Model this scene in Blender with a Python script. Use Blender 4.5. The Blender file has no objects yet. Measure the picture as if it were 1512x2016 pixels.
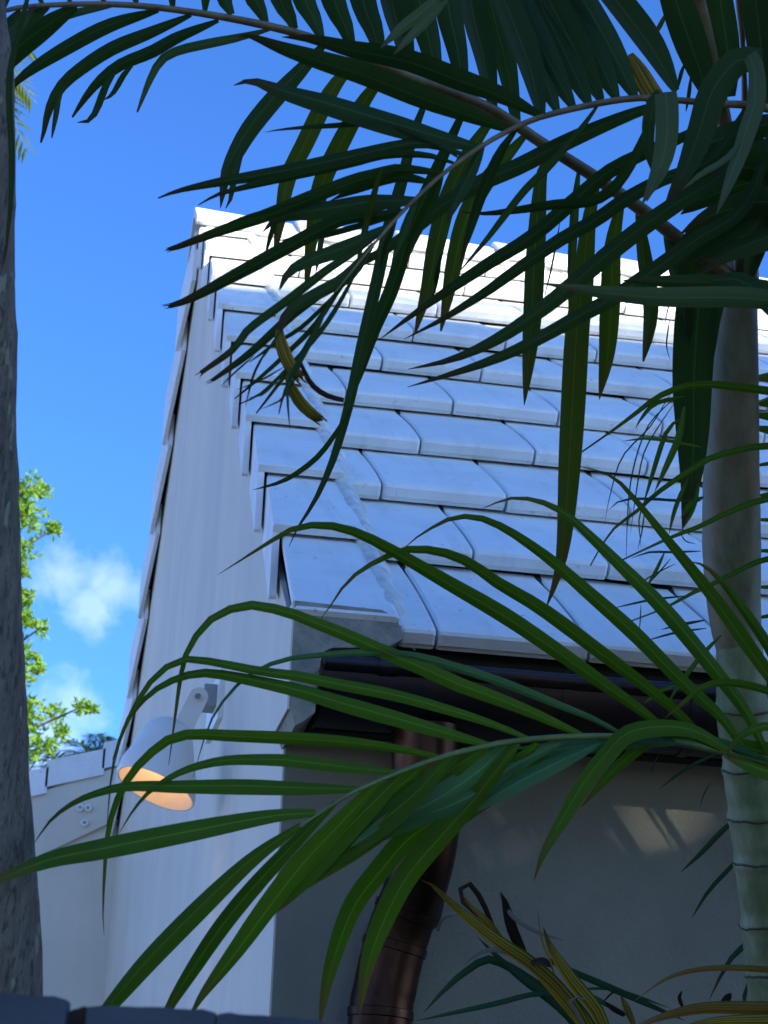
import bpy, math, random
import numpy as np
from mathutils import Vector, noise

random.seed(7)
rng = np.random.default_rng(11)
SC = bpy.context.scene
COL = SC.collection

# ------------------------------------------------------------------ camera
ZO = 2.8                                   # eave height above the ground
F_PX, YAW, PITCH, ROLL = 3928.15, 0.16058, 0.349926, 0.038764
CAM = np.array([-0.482427, -4.004112, -1.207233 + ZO])
cy, sy = math.cos(YAW), math.sin(YAW)
fwd = np.array([sy * math.cos(PITCH), cy * math.cos(PITCH), math.sin(PITCH)])
rgt0 = np.array([cy, -sy, 0.0]); up0 = np.cross(rgt0, fwd)
cr, sr = math.cos(ROLL), math.sin(ROLL)
rgt = cr * rgt0 + sr * up0
upv = -sr * rgt0 + cr * up0

cam = bpy.data.cameras.new('camera')
cam.sensor_fit = 'HORIZONTAL'; cam.sensor_width = 24.0
cam.lens = 24.0 * F_PX / 1512.0
cam.clip_start = 0.05; cam.clip_end = 3000
cam.dof.use_dof = True; cam.dof.focus_distance = 3.7; cam.dof.aperture_fstop = cam.lens / 4.8
camo = bpy.data.objects.new('camera', cam); COL.objects.link(camo)
from mathutils import Matrix
camo.matrix_world = Matrix(((rgt[0], upv[0], -fwd[0], CAM[0]), (rgt[1], upv[1], -fwd[1], CAM[1]),
                            (rgt[2], upv[2], -fwd[2], CAM[2]), (0, 0, 0, 1)))
SC.camera = camo

def PX(x, y, d):
    """point of the photograph at depth d metres along the optical axis"""
    return CAM + d * (fwd + rgt * ((x - 756) / F_PX) - upv * ((y - 1008) / F_PX))
def RAY(x, y):
    v = fwd + rgt * ((x - 756) / F_PX) - upv * ((y - 1008) / F_PX)
    return v / np.linalg.norm(v)
def HIT(x, y, ax, val):
    v = RAY(x, y); t = (val - CAM[ax]) / v[ax]
    return CAM + v * t
def HITN(x, y, P0, N):
    v = RAY(x, y); t = np.dot(P0 - CAM, N) / np.dot(v, N)
    return CAM + v * t

# ------------------------------------------------------------------ sun, sky, exposure
SUN_E, SUN_AZ = math.radians(20), math.radians(40)      # azimuth: from -Y towards +X
to_sun = np.array([math.sin(SUN_AZ) * math.cos(SUN_E), -math.cos(SUN_AZ) * math.cos(SUN_E), math.sin(SUN_E)])
sl = bpy.data.lights.new('sun', 'SUN'); sl.energy = 4.2; sl.angle = math.radians(0.53); sl.color = (1.0, 0.96, 0.90)
so = bpy.data.objects.new('sun', sl); COL.objects.link(so)
so.rotation_euler = Vector(to_sun).to_track_quat('Z', 'Y').to_euler()

W = bpy.data.worlds.new('World'); SC.world = W; W.use_nodes = True
nt = W.node_tree; nt.nodes.clear()
wout = nt.nodes.new('ShaderNodeOutputWorld'); bg = nt.nodes.new('ShaderNodeBackground')
sky = nt.nodes.new('ShaderNodeTexSky'); sky.sky_type = 'NISHITA'; sky.sun_disc = False
sky.sun_elevation = SUN_E; sky.sun_rotation = math.radians(180) - SUN_AZ
sky.air_density = 0.6; sky.dust_density = 1.0; sky.ozone_density = 4.0
bg.inputs['Strength'].default_value = 0.15
tc = nt.nodes.new('ShaderNodeTexCoord')
def wn(kind, **kw):
    n = nt.nodes.new(kind)
    for k, v in kw.items(): setattr(n, k, v)
    return n
def wm(op, a, b=None, c=None, clamp=False):
    n = nt.nodes.new('ShaderNodeMath'); n.operation = op; n.use_clamp = clamp
    for i, v in enumerate((a, b, c)):
        if v is None: continue
        if isinstance(v, (int, float)): n.inputs[i].default_value = v
        else: nt.links.new(v, n.inputs[i])
    return n.outputs[0]
GEN = tc.outputs['Generated']
nz1 = wn('ShaderNodeTexNoise'); nz1.inputs['Scale'].default_value = 48; nz1.inputs['Detail'].default_value = 8; nz1.inputs['Roughness'].default_value = 0.55
nz1.inputs['Distortion'].default_value = 0.3
nt.links.new(GEN, nz1.inputs['Vector'])
def blob(x, y, rad):                     # a cloud bank in one direction of the sky
    d = RAY(x, y)
    n = wn('ShaderNodeVectorMath', operation='DISTANCE'); nt.links.new(GEN, n.inputs[0]); n.inputs[1].default_value = tuple(d)
    return wm('SUBTRACT', 1.0, wm('DIVIDE', n.outputs['Value'], rad), clamp=True)
bl = None
for (x, y, r) in ((120, 1130, .028), (225, 1160, .028), (180, 1195, .022), (150, 1385, .026), (100, 1440, .028), (60, 1490, .03), (-150, 1500, .06), (-420, 1350, .08)):
    b = blob(x, y, r); bl = b if bl is None else wm('MAXIMUM', bl, b)
cl = wm('MULTIPLY', wm('SUBTRACT', wm('ADD', wm('MULTIPLY', bl, 0.62), nz1.outputs['Fac']), 0.68), 2.6, clamp=True)
cl = wm('MULTIPLY', cl, wm('MULTIPLY', bl, 3.0, clamp=True))
# added bright clouds low over the whole horizon, unseen, for more neutral light
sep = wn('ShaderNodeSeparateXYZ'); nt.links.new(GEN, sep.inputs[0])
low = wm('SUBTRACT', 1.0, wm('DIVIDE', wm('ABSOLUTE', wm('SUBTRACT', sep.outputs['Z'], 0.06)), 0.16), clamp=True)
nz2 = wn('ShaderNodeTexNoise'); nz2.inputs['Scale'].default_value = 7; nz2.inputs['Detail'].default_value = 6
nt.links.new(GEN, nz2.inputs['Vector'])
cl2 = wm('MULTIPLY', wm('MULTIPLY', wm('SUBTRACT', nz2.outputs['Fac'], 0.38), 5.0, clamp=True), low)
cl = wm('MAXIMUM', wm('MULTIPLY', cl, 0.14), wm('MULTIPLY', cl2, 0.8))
mix = nt.nodes.new('ShaderNodeMix'); mix.data_type = 'RGBA'
tint = nt.nodes.new('ShaderNodeMix'); tint.data_type = 'RGBA'; tint.blend_type = 'MULTIPLY'; tint.inputs['Factor'].default_value = 1.0
nt.links.new(sky.outputs['Color'], tint.inputs['A']); tint.inputs['B'].default_value = (0.42, 0.73, 1.08, 1)
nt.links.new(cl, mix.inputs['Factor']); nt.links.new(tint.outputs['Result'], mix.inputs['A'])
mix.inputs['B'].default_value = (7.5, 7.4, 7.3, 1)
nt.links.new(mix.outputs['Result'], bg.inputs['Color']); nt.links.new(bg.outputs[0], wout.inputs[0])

SC.view_settings.view_transform = 'Standard'; SC.view_settings.look = 'None'
SC.view_settings.exposure = 1.4; SC.view_settings.gamma = 1.0; SC.view_settings.use_curve_mapping = False
SC.cycles.use_denoising = True
SC.cycles.max_bounces = 8; SC.cycles.transparent_max_bounces = 8

# ------------------------------------------------------------------ materials
class NT:
    def __init__(s, name):
        s.m = bpy.data.materials.new(name); s.m.use_nodes = True; s.t = s.m.node_tree
        s.b = s.t.nodes['Principled BSDF']; s.o = s.t.nodes['Material Output']
    def n(s, k, **kw):
        x = s.t.nodes.new(k)
        for a, b in kw.items(): setattr(x, a, b)
        return x
    def l(s, a, b): s.t.links.new(a, b)
    def val(s, sock, v):
        if isinstance(v, (int, float, tuple)): sock.default_value = v
        else: s.l(v, sock)
    def math(s, op, a, b=0.0, clamp=False):
        x = s.n('ShaderNodeMath', operation=op, use_clamp=clamp); s.val(x.inputs[0], a); s.val(x.inputs[1], b); return x.outputs[0]
    def mix(s, f, a, b, mode='MIX'):
        x = s.n('ShaderNodeMix', data_type='RGBA', blend_type=mode)
        s.val(x.inputs['Factor'], f); s.val(x.inputs['A'], a if not isinstance(a, tuple) else (*a, 1)); s.val(x.inputs['B'], b if not isinstance(b, tuple) else (*b, 1))
        return x.outputs['Result']
    def noise(s, scale, detail=4, rough=.55, vec=None, stretch=None, coord='Object'):
        if vec is None:
            c = s.n('ShaderNodeTexCoord'); vec = c.outputs[coord]
        if stretch:
            mp = s.n('ShaderNodeMapping'); mp.inputs['Scale'].default_value = stretch; s.l(vec, mp.inputs[0]); vec = mp.outputs[0]
        x = s.n('ShaderNodeTexNoise'); x.inputs['Scale'].default_value = scale; x.inputs['Detail'].default_value = detail; x.inputs['Roughness'].default_value = rough
        s.l(vec, x.inputs['Vector']); return x.outputs['Fac']
    def ramp(s, f, p0, p1, v0=0.0, v1=1.0):
        x = s.n('ShaderNodeMapRange'); s.val(x.inputs['Value'], f); x.inputs['From Min'].default_value = p0; x.inputs['From Max'].default_value = p1
        x.inputs['To Min'].default_value = v0; x.inputs['To Max'].default_value = v1; x.clamp = True; return x.outputs['Result']
    def bump(s, h, strength, dist):
        x = s.n('ShaderNodeBump'); x.inputs['Strength'].default_value = strength; x.inputs['Distance'].default_value = dist
        s.l(h, x.inputs['Height']); s.l(x.outputs[0], s.b.inputs['Normal'])
    def set(s, **kw):
        for k, v in kw.items(): s.val(s.b.inputs[k.replace('_', ' ')], v if not (isinstance(v, tuple) and len(v) == 3) else (*v, 1))
        return s.m
    def rnd(s): return s.n('ShaderNodeObjectInfo').outputs['Random']

def mat_tile():
    k = NT('painted_cement_tile')
    g = k.noise(5, 6, .62); f = k.noise(55, 5, .7); st = k.noise(14, 5, .6, stretch=(1, .16, .16)); mk = k.noise(9, 3, .5)
    c = k.mix(k.ramp(g, .42, .78), (.86, .855, .83), (.72, .715, .68))
    c = k.mix(k.ramp(st, .52, .76, 0, .5), c, (.52, .51, .47))
    c = k.mix(k.math('MULTIPLY', k.ramp(f, .59, .69, 0, .85), k.ramp(mk, .45, .62)), c, (.28, .27, .23))
    c = k.mix(k.math('MULTIPLY', k.rnd(), .45), c, (.64, .64, .60))
    k.bump(f, .16, .004)
    return k.set(Base_Color=c, Roughness=k.ramp(g, .3, .7, .36, .6))
def mat_plain(name, col, rough=.6, metal=0.0, var=.12, scale=8, bump=0.0, bscale=80, stretch=None):
    k = NT(name)
    g = k.noise(scale, 5, .6, stretch=stretch)
    c = k.mix(k.ramp(g, .35, .7), col, tuple(v * (1 - var * 2) for v in col))
    if bump: k.bump(k.noise(bscale, 5, .65), bump, .01)
    return k.set(Base_Color=c, Roughness=rough, Metallic=metal)
def mat_gable():
    k = NT('painted_gable_plaster')
    g = k.noise(1.6, 6, .62); st = k.noise(5, 4, .55, stretch=(1, 1, .04)); f = k.noise(30, 3, .5, stretch=(1, 1, .10)); sp = k.noise(70, 4, .6, stretch=(1, 1, .5))
    c = k.mix(k.ramp(g, .3, .75), (.75, .69, .55), (.62, .575, .465))
    c = k.mix(k.ramp(st, .42, .72, 0, .4), c, (.53, .52, .47))
    c = k.mix(k.ramp(f, .62, .80, 0, .35), c, (.48, .49, .49))
    c = k.mix(k.ramp(sp, .68, .75, 0, .6), c, (.40, .40, .39))
    k.bump(k.noise(90, 5, .65), .16, .005)
    return k.set(Base_Color=c, Roughness=.66)
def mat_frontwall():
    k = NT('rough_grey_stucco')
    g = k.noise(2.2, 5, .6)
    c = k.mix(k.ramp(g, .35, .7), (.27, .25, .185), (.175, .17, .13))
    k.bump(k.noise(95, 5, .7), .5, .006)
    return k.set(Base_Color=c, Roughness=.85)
def mat_copper():
    k = NT('tarnished_copper')
    g = k.noise(7, 5, .6, stretch=(1, 1, .5)); f = k.noise(120, 4, .7); h = k.noise(25, 5, .65)
    c = k.mix(k.ramp(g, .40, .62), (.060, .030, .020), (.016, .011, .011))
    c = k.mix(k.ramp(h, .58, .72, 0, .7), c, (.022, .015, .016))
    c = k.mix(k.ramp(f, .62, .70, 0, .55), c, (.05, .03, .025))
    return k.set(Base_Color=c, Roughness=k.ramp(h, .3, .7, .28, .46), Metallic=1.0)
def mat_darkcopper():
    k = NT('dark_bronze_gutter')
    g = k.noise(9, 6, .6, stretch=(.35, 1, 1))
    c = k.mix(k.ramp(g, .45, .75), (.030, .026, .034), (.09, .045, .028))
    return k.set(Base_Color=c, Roughness=.38, Metallic=.75)

def mat_leaf(name, c0, c1, trans=.3, rib=.5, tcol=None, tip=None, stripe=None, rough=.58):
    """leaf blade: uv.x across, uv.y along; fine veins, a pale midrib, a dry tip"""
    k = NT(name)
    uv = k.n('ShaderNodeUVMap').outputs[0]
    sp = k.n('ShaderNodeSeparateXYZ'); k.l(uv, sp.inputs[0]); u, v = sp.outputs[0], sp.outputs[1]
    vein = k.noise(1.0, 3, .6, vec=uv, stretch=(34, .6, 1)); mott = k.noise(2.5, 5, .6, vec=uv, stretch=(2, 5, 1))
    big = k.noise(3, 4, .6)
    c = k.mix(k.rnd(), c0, c1)
    c = k.mix(k.ramp(vein, .4, .7, 0, .45), c, tuple(x * .62 for x in c0))
    c = k.mix(k.ramp(big, .45, .75, 0, .4), c, tuple(x * 1.35 for x in c1))
    mid = k.math('ABSOLUTE', k.math('SUBTRACT', u, .5))
    if stripe:
        c = k.mix(k.ramp(k.noise(1.0, 2, .5, vec=uv, stretch=(9, .5, 1)), .44, .56), c, stripe)
    c = k.mix(k.ramp(mid, .012, .04, rib, 0), c, tuple(min(1, x * 2.3 + .03) for x in c1))
    if tip:
        t = k.math('ADD', v, k.math('MULTIPLY', k.math('SUBTRACT', mott, .5), .35))
        c = k.mix(k.ramp(t, .78, .97), c, tip)
        edge = k.math('ADD', k.math('MULTIPLY', mid, 1.6), k.math('MULTIPLY', k.math('SUBTRACT', mott, .5), .5))
        c = k.mix(k.ramp(edge, .78, .92, 0, .8), c, tip)
    k.bump(vein, .25, .002)
    k.set(Base_Color=c, Roughness=rough); k.b.inputs['Specular IOR Level'].default_value = .16
    tr = k.n('ShaderNodeBsdfTranslucent')
    tc_ = k.mix(1.0, c, tcol or (1.5, 1.7, .5), 'MULTIPLY'); k.l(tc_, tr.inputs['Color'])
    ms = k.n('ShaderNodeMixShader'); ms.inputs[0].default_value = trans
    k.l(k.b.outputs[0], ms.inputs[1]); k.l(tr.outputs[0], ms.inputs[2]); k.l(ms.outputs[0], k.o.inputs['Surface'])
    return k.m

M = {}
M['tile'] = mat_tile()
M['mortar'] = mat_plain('white_mortar', (.74, .73, .68), .8, var=.18, scale=25, bump=.6, bscale=45)
M['gable'] = mat_gable()
M['front'] = mat_frontwall()
M['render'] = mat_plain('grey_cement_render', (.34, .33, .27), .85, var=.2, scale=18, bump=.55, bscale=60)
M['under'] = mat_plain('roofing_felt', (.02, .02, .022), .9)
M['fascia'] = mat_plain('dark_stained_fascia', (.018, .016, .018), .6)
M['copper'] = mat_copper()
M['gutter'] = mat_darkcopper()
M['whitemetal'] = mat_plain('white_powder_coat', (.84, .82, .75), .35, var=.04)
M['reflector'] = mat_plain('satin_reflector', (.46, .44, .40), .5, var=.1, scale=14)
M['greymetal'] = mat_plain('grey_zinc', (.32, .32, .31), .45, metal=.3)
M['dark'] = mat_plain('dark_recess', (.01, .01, .01), .8)
M['fence'] = mat_plain('blue_grey_fence_paint', (.055, .075, .10), .7, var=.2, scale=12, bump=.3, bscale=60)
M['wood'] = mat_plain('bare_split_wood', (.09, .06, .05), .8, var=.3)
M['ground'] = mat_plain('pale_bounce_ground', (.36, .32, .25), .95, var=.15, scale=1.5, bump=.4, bscale=30)  # unseen ground made pale to bounce neutral sunlight onto the gable
M['leafd'] = mat_leaf('palm_leaf_dark', (.015, .042, .011), (.026, .058, .014), .28, .35, tip=(.05, .030, .014))
M['leafo'] = mat_leaf('palm_leaf_olive', (.032, .058, .010), (.060, .078, .010), .45, .3, tip=(.09, .05, .015))
M['leafp'] = mat_leaf('palm_leaf_pale', (.055, .095, .045), (.075, .115, .055), .25, .3, tip=(.10, .075, .05))
M['leafg'] = mat_leaf('palm_leaf_green', (.038, .100, .006), (.064, .132, .008), .30, .5, tip=(.12, .075, .02))
M['leaft'] = mat_leaf('palm_leaf_glossy', (.042, .115, .045), (.060, .145, .060), .2, .5, rough=.3)
M['leafy'] = mat_leaf('strap_leaf_yellow', (.050, .085, .018), (.07, .09, .02), .25, .2, stripe=(.42, .26, .03), tip=(.10, .045, .015))
M['leafx'] = mat_leaf('strap_leaf_green', (.020, .060, .028), (.028, .075, .04), .2, .2, tip=(.08, .05, .02))
M['leafor'] = mat_leaf('strap_leaf_orange', (.05, .085, .018), (.07, .09, .02), .25, .2, stripe=(.32, .10, .025), tip=(.22, .14, .08))
M['leafbr'] = mat_leaf('dead_leaf_brown', (.020, .012, .010), (.035, .020, .014), .1, .1)
M['leafgr'] = mat_leaf('dead_leaf_grey', (.20, .18, .16), (.15, .12, .10), .1, .1)
M['leafoc'] = mat_leaf('dead_leaf_ochre', (.05, .07, .015), (.07, .07, .015), .3, .3, stripe=(.36, .20, .03), tip=(.10, .05, .015))
M['rachis'] = mat_plain('tan_palm_rachis', (.22, .15, .06), .5, var=.3, scale=20)
M['rachisg'] = mat_plain('green_palm_rachis', (.14, .20, .05), .45, var=.2, scale=20)
def mat_stem(name, c0, c1, c2):
    k = NT(name)
    a = k.noise(34, 6, .7, stretch=(1, 1, .14)); g = k.noise(11, 5, .65, stretch=(1, 1, .5)); s = k.noise(16, 5, .7, stretch=(1, 1, .35))
    c = k.mix(k.ramp(a, .35, .7), c0, c1); c = k.mix(k.ramp(g, .45, .7), c, c2)
    c = k.mix(k.ramp(s, .68, .74, 0, .85), c, (.05, .035, .025))
    k.bump(a, .25, .004)
    return k.set(Base_Color=c, Roughness=.55)
M['shaft'] = mat_stem('palm_crownshaft', (.095, .105, .048), (.21, .215, .13), (.17, .10, .035))
M['stem'] = mat_stem('ringed_palm_stem', (.13, .165, .065), (.27, .29, .17), (.065, .105, .022))
M['scar'] = mat_plain('leaf_scar', (.075, .065, .04), .8, var=.3, scale=40)
def mat_bark():
    k = NT('grey_palm_bark')
    a = k.noise(38, 6, .72, stretch=(1, 1, .3)); g = k.noise(34, 3, .5, stretch=(1, 1, .6)); h = k.noise(110, 4, .7, stretch=(1, 1, .4))
    c = k.mix(k.ramp(a, .35, .68), (.20, .17, .135), (.085, .07, .055))
    c = k.mix(k.ramp(h, .52, .62, 0, .8), c, (.03, .028, .026))
    c = k.mix(k.ramp(g, .63, .67, 0, .7), c, (.30, .31, .20))
    k.bump(h, .9, .008)
    return k.set(Base_Color=c, Roughness=.9)
M['bark'] = mat_bark()
M['treebark'] = mat_plain('tree_bark', (.12, .09, .06), .9, var=.3)
M['lime'] = mat_leaf('sunlit_tree_leaf', (.11, .22, .025), (.21, .33, .05), .4, .2)
M['farpalm'] = mat_leaf('far_palm_leaf', (.05, .11, .035), (.08, .14, .04), .35, .2)
M['farlime'] = mat_leaf('far_palm_leaf_yellow', (.13, .17, .03), (.16, .2, .035), .4, .2)
M['hedge'] = mat_leaf('hedge_leaf', (.025, .06, .02), (.04, .08, .025), .2, .2)
k = NT('lamp_glow'); k.set(Base_Color=(1, .8, .5), Emission_Color=(1.0, .60, .28), Emission_Strength=2.2); M['glow'] = k.m

# ------------------------------------------------------------------ mesh helpers
def mesh_obj(name, verts, faces, mat, parent=None, smooth=None, uvs=None):
    me = bpy.data.meshes.new(name); me.from_pydata([tuple(map(float, v)) for v in verts], [], faces)
    if mat is not None: me.materials.append(mat)
    if uvs is not None:
        ul = me.uv_layers.new(name='UVMap')
        flat = [c for f in faces for i in f for c in uvs[i]]
        ul.data.foreach_set('uv', flat)
    if smooth is not None:
        me.polygons.foreach_set('use_smooth', [True] * len(me.polygons))
        if smooth < 3: me.set_sharp_from_angle(angle=smooth)
    o = bpy.data.objects.new(name, me); COL.objects.link(o)
    if parent: o.parent = parent
    return o
def tag(o, label=None, cat=None, group=None, kind=None):
    if label: o['label'] = label
    if cat: o['category'] = cat
    if group: o['group'] = group
    if kind: o['kind'] = kind
    return o
def thing(name, label, cat, group=None):
    o = bpy.data.objects.new(name, None); COL.objects.link(o); o.empty_display_size = .1
    return tag(o, label, cat, group)
class MB:
    def __init__(s): s.v = []; s.f = []
    def add(s, v, f):
        b = len(s.v); s.v += [tuple(map(float, p)) for p in v]; s.f += [tuple(i + b for i in q) for q in f]
    def box(s, a, b):
        x0, y0, z0 = a; x1, y1, z1 = b
        s.add([(x0, y0, z0), (x1, y0, z0), (x1, y1, z0), (x0, y1, z0), (x0, y0, z1), (x1, y0, z1), (x1, y1, z1), (x0, y1, z1)],
              [(0, 3, 2, 1), (4, 5, 6, 7), (0, 1, 5, 4), (1, 2, 6, 5), (2, 3, 7, 6), (3, 0, 4, 7)])
    def obj(s, name, mat, parent=None, smooth=None): return mesh_obj(name, s.v, s.f, mat, parent, smooth)
def sweep(path, radii, n=12, cap=True, squash=None):
    """tube along a path, returns verts, faces"""
    P = [np.array(p, float) for p in path]; V = []; Fc = []
    t0 = P[1] - P[0]; t0 /= np.linalg.norm(t0)
    a = np.cross(t0, [0.31, .7, .64]); a /= np.linalg.norm(a)
    for i, p in enumerate(P):
        t = P[min(i + 1, len(P) - 1)] - P[max(i - 1, 0)]; t /= np.linalg.norm(t)
        a = a - t * np.dot(a, t); a /= np.linalg.norm(a); b = np.cross(t, a)
        for j in range(n):
            th = 2 * math.pi * j / n
            V.append(p + radii[i] * (math.cos(th) * a + math.sin(th) * b))
    for i in range(len(P) - 1):
        for j in range(n):
            q = (j + 1) % n
            Fc.append((i * n + j, i * n + q, (i + 1) * n + q, (i + 1) * n + j))
    if cap:
        Fc.append(tuple(range(n - 1, -1, -1))); Fc.append(tuple((len(P) - 1) * n + j for j in range(n)))
    return V, Fc
def extrude(poly, fn, h):
    """closed polygon (2D list) extruded: fn(a, b, t) with t in (0, h)"""
    n = len(poly)
    V = [fn(a, b, 0) for a, b in poly] + [fn(a, b, h) for a, b in poly]
    Fc = [tuple(range(n - 1, -1, -1)), tuple(range(n, 2 * n))] + [(i, (i + 1) % n, n + (i + 1) % n, n + i) for i in range(n)]
    return V, Fc
def crom(P, m):
    """Catmull-Rom through the rows of P, m samples, roughly even in length"""
    P = np.array(P, float)
    if len(P) == 2: P = np.array([P[0], (P[0] + P[1]) / 2, P[1]])
    E = np.vstack([2 * P[0] - P[1], P, 2 * P[-1] - P[-2]]); out = []
    for i in range(1, len(E) - 2):
        for t in np.linspace(0, 1, 12, endpoint=False):
            a, b, c, d = E[i - 1], E[i], E[i + 1], E[i + 2]
            out.append(.5 * (2 * b + (c - a) * t + (2 * a - 5 * b + 4 * c - d) * t * t + (3 * b - a - 3 * c + d) * t ** 3))
    out.append(E[-2]); out = np.array(out)
    s = np.r_[0, np.cumsum(np.linalg.norm(np.diff(out[:, :2], axis=0), axis=1))]
    q = np.linspace(0, s[-1], m)
    return np.stack([np.interp(q, s, out[:, k]) for k in range(out.shape[1])], 1)

# ------------------------------------------------------------------ ground
g = mesh_obj('ground', [(-400, -400, 0), (400, -400, 0), (400, 400, 0), (-400, 400, 0)], [(0, 1, 2, 3)], M['ground'])
tag(g, kind='structure')
M['added_lawn'] = mat_plain('dark_added_lawn', (.035, .05, .02), .95, var=.3, scale=3, bump=.5, bscale=40)  # dark sheet added out of view, cuts ground bounce onto the tile noses
g = mesh_obj('added_lawn', [(-1.2, -30, .004), (30, -30, .004), (30, -.05, .004), (-1.2, -.05, .004)], [(0, 1, 2, 3)], M['added_lawn'])
tag(g, kind='structure')

# ------------------------------------------------------------------ house
S = 0.65988; EX = 0.473174; TW = 0.33; X0 = 0.2767; SKEW = -0.02279
D = 3.54636; AV = 0.0295; NV = 0.0684; WX = -0.0046; EAVE = 0.07
cs, sn = math.cos(S), math.sin(S)
def RF(x, u, n): return np.array([x, u * cs - n * sn, u * sn + n * cs + ZO])                    # front slope
def RB(x, u, n): return np.array([x, D + u * cs + n * sn, D * math.tan(S) - u * sn + n * cs + ZO])  # back slope, u down from the ridge
def SKW(p): p = np.array(p, float); p[0] += SKEW * p[1]; return p

house = thing('house', 'white gabled house with shingled white cement roof tiles and a bronze gutter', 'house')
XR = 6.0
# walls
apexz = D * math.tan(S) + ZO
gp = [(.14, 0), (.14, .14 * math.tan(S) - .06 + ZO), (D, apexz - .09), (2 * D - .05, (.05) * math.tan(S) - .11 + ZO), (2 * D - .05, 0)]
v, f = extrude(gp, lambda y, z, t: SKW((WX + t, y, z)), .22)
mesh_obj('gable_wall', v, f, M['gable'], house)
b = MB(); b.box((.212, .142, 0), (XR, .36, ZO + .0))
v, f = extrude([(WX + .004 + SKEW * .14, 0), (XR, 0), (XR, ZO), (WX + .004 + SKEW * .14, ZO)], lambda x, z, t: (x, .135 + t, z), .22)
mesh_obj('front_wall', v, f, M['front'], house)
b = MB(); b.box((0, 2 * D - .3, 0), (XR, 2 * D - .1, ZO)); b.obj('back_wall', M['gable'], house)
b = MB(); b.box((XR - .2, .4, 0), (XR, 2 * D - .3, ZO + .2)); b.obj('end_wall', M['gable'], house)

# roof deck
v = [RF(-.0, -.02, -.012), RF(XR, -.02, -.012), RF(XR, D / cs, -.012), RF(-.0, D / cs, -.012),
     RF(-.0, -.02, -.05), RF(XR, -.02, -.05), RF(XR, D / cs, -.05), RF(-.0, D / cs, -.05)]
bx = [(0, 1, 2, 3), (7, 6, 5, 4), (0, 4, 5, 1), (1, 5, 6, 2), (2, 6, 7, 3), (3, 7, 4, 0)]
roof = mesh_obj('roof', v, bx, M['under'], house)
mb = MB(); mb.add([RB(-.02, 0.03, -.012), RB(-.02, 4.55, -.012), RB(XR, 4.55, -.012), RB(XR, 0.03, -.012),
                   RB(-.02, 0.03, -.05), RB(-.02, 4.55, -.05), RB(XR, 4.55, -.05), RB(XR, 0.03, -.05)], bx)
mb.v = [tuple(SKW(p)) if p[0] < 1 else p for p in mb.v]
mb.obj('roof', M['under'], house)

T = .046
def tile_top(fr): return T - (T + .009) * (max(fr, 0) ** 1.45)
def field_tile(x0, x1, u0, u1, parent=roof, ex=EX):
    EXl = ex; L = u1 - u0; jn = random.uniform(-.0022, .0022); ju = random.uniform(-.004, .004); tl = random.uniform(-.0015, .0015)
    prof = [(.03, -.006), (.006, .000), (.004, .010), (-.001, .0125), (-.002, T - .009), (.002, T - .0025), (.008, T - .0003)]
    for fr in (.10, .2, .32, .46, .62, .8, 1.0): prof.append((fr * EXl, tile_top(fr)))
    prof.append((L, tile_top(L / EXl) if L / EXl < 1 else -.011))
    prof = [p for p in prof if p[0] <= L + 1e-6]
    c = .006; secs = [(x0, .004), (x0 + c, 0), (x1 - c, 0), (x1, .004)]
    V = []; n = len(prof)
    for x, dn in secs:
        xx = (x - x0) / max(x1 - x0, .05) - .5
        for u, nn in prof: V.append(RF(x, u0 + ju + u + (dn if u < .01 else 0), nn + jn + tl * xx - (dn if nn > .012 or u > .05 else 0)))
    Fc = []
    for i in range(3):
        for j in range(n - 1): Fc.append((i * n + j, (i + 1) * n + j, (i + 1) * n + j + 1, i * n + j + 1))
    Fc.append(tuple(range(n))); Fc.append(tuple(3 * n + j for j in range(n - 1, -1, -1)))
    return mesh_obj('roof_tile', V, Fc, M['tile'], parent, math.radians(24))
gap = .0035
for j in range(10):
    u0 = j * EX - (EAVE if j == 0 else 0); u1 = min((j + 1) * EX + .05, D / cs - .02)
    off = X0 + (j % 2) * (TW / 2) + (-.012 if j in (7,) else 0)
    x = .195 + SKEW * u0 * cs; nx = off
    while nx - x < .03: nx += TW
    while x < 3.6:
        field_tile(x + gap, nx - gap, u0, u1, ex=EX + (EAVE if j == 0 else 0)); x = nx; nx += TW
b = MB(); b.add([RF(3.6, -.05, -.01), RF(XR, -.05, -.01), RF(XR, D / cs, .03), RF(3.6, D / cs, .03)], [(0, 1, 2, 3)])
b.obj('far_tiling', M['tile'], roof)

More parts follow.
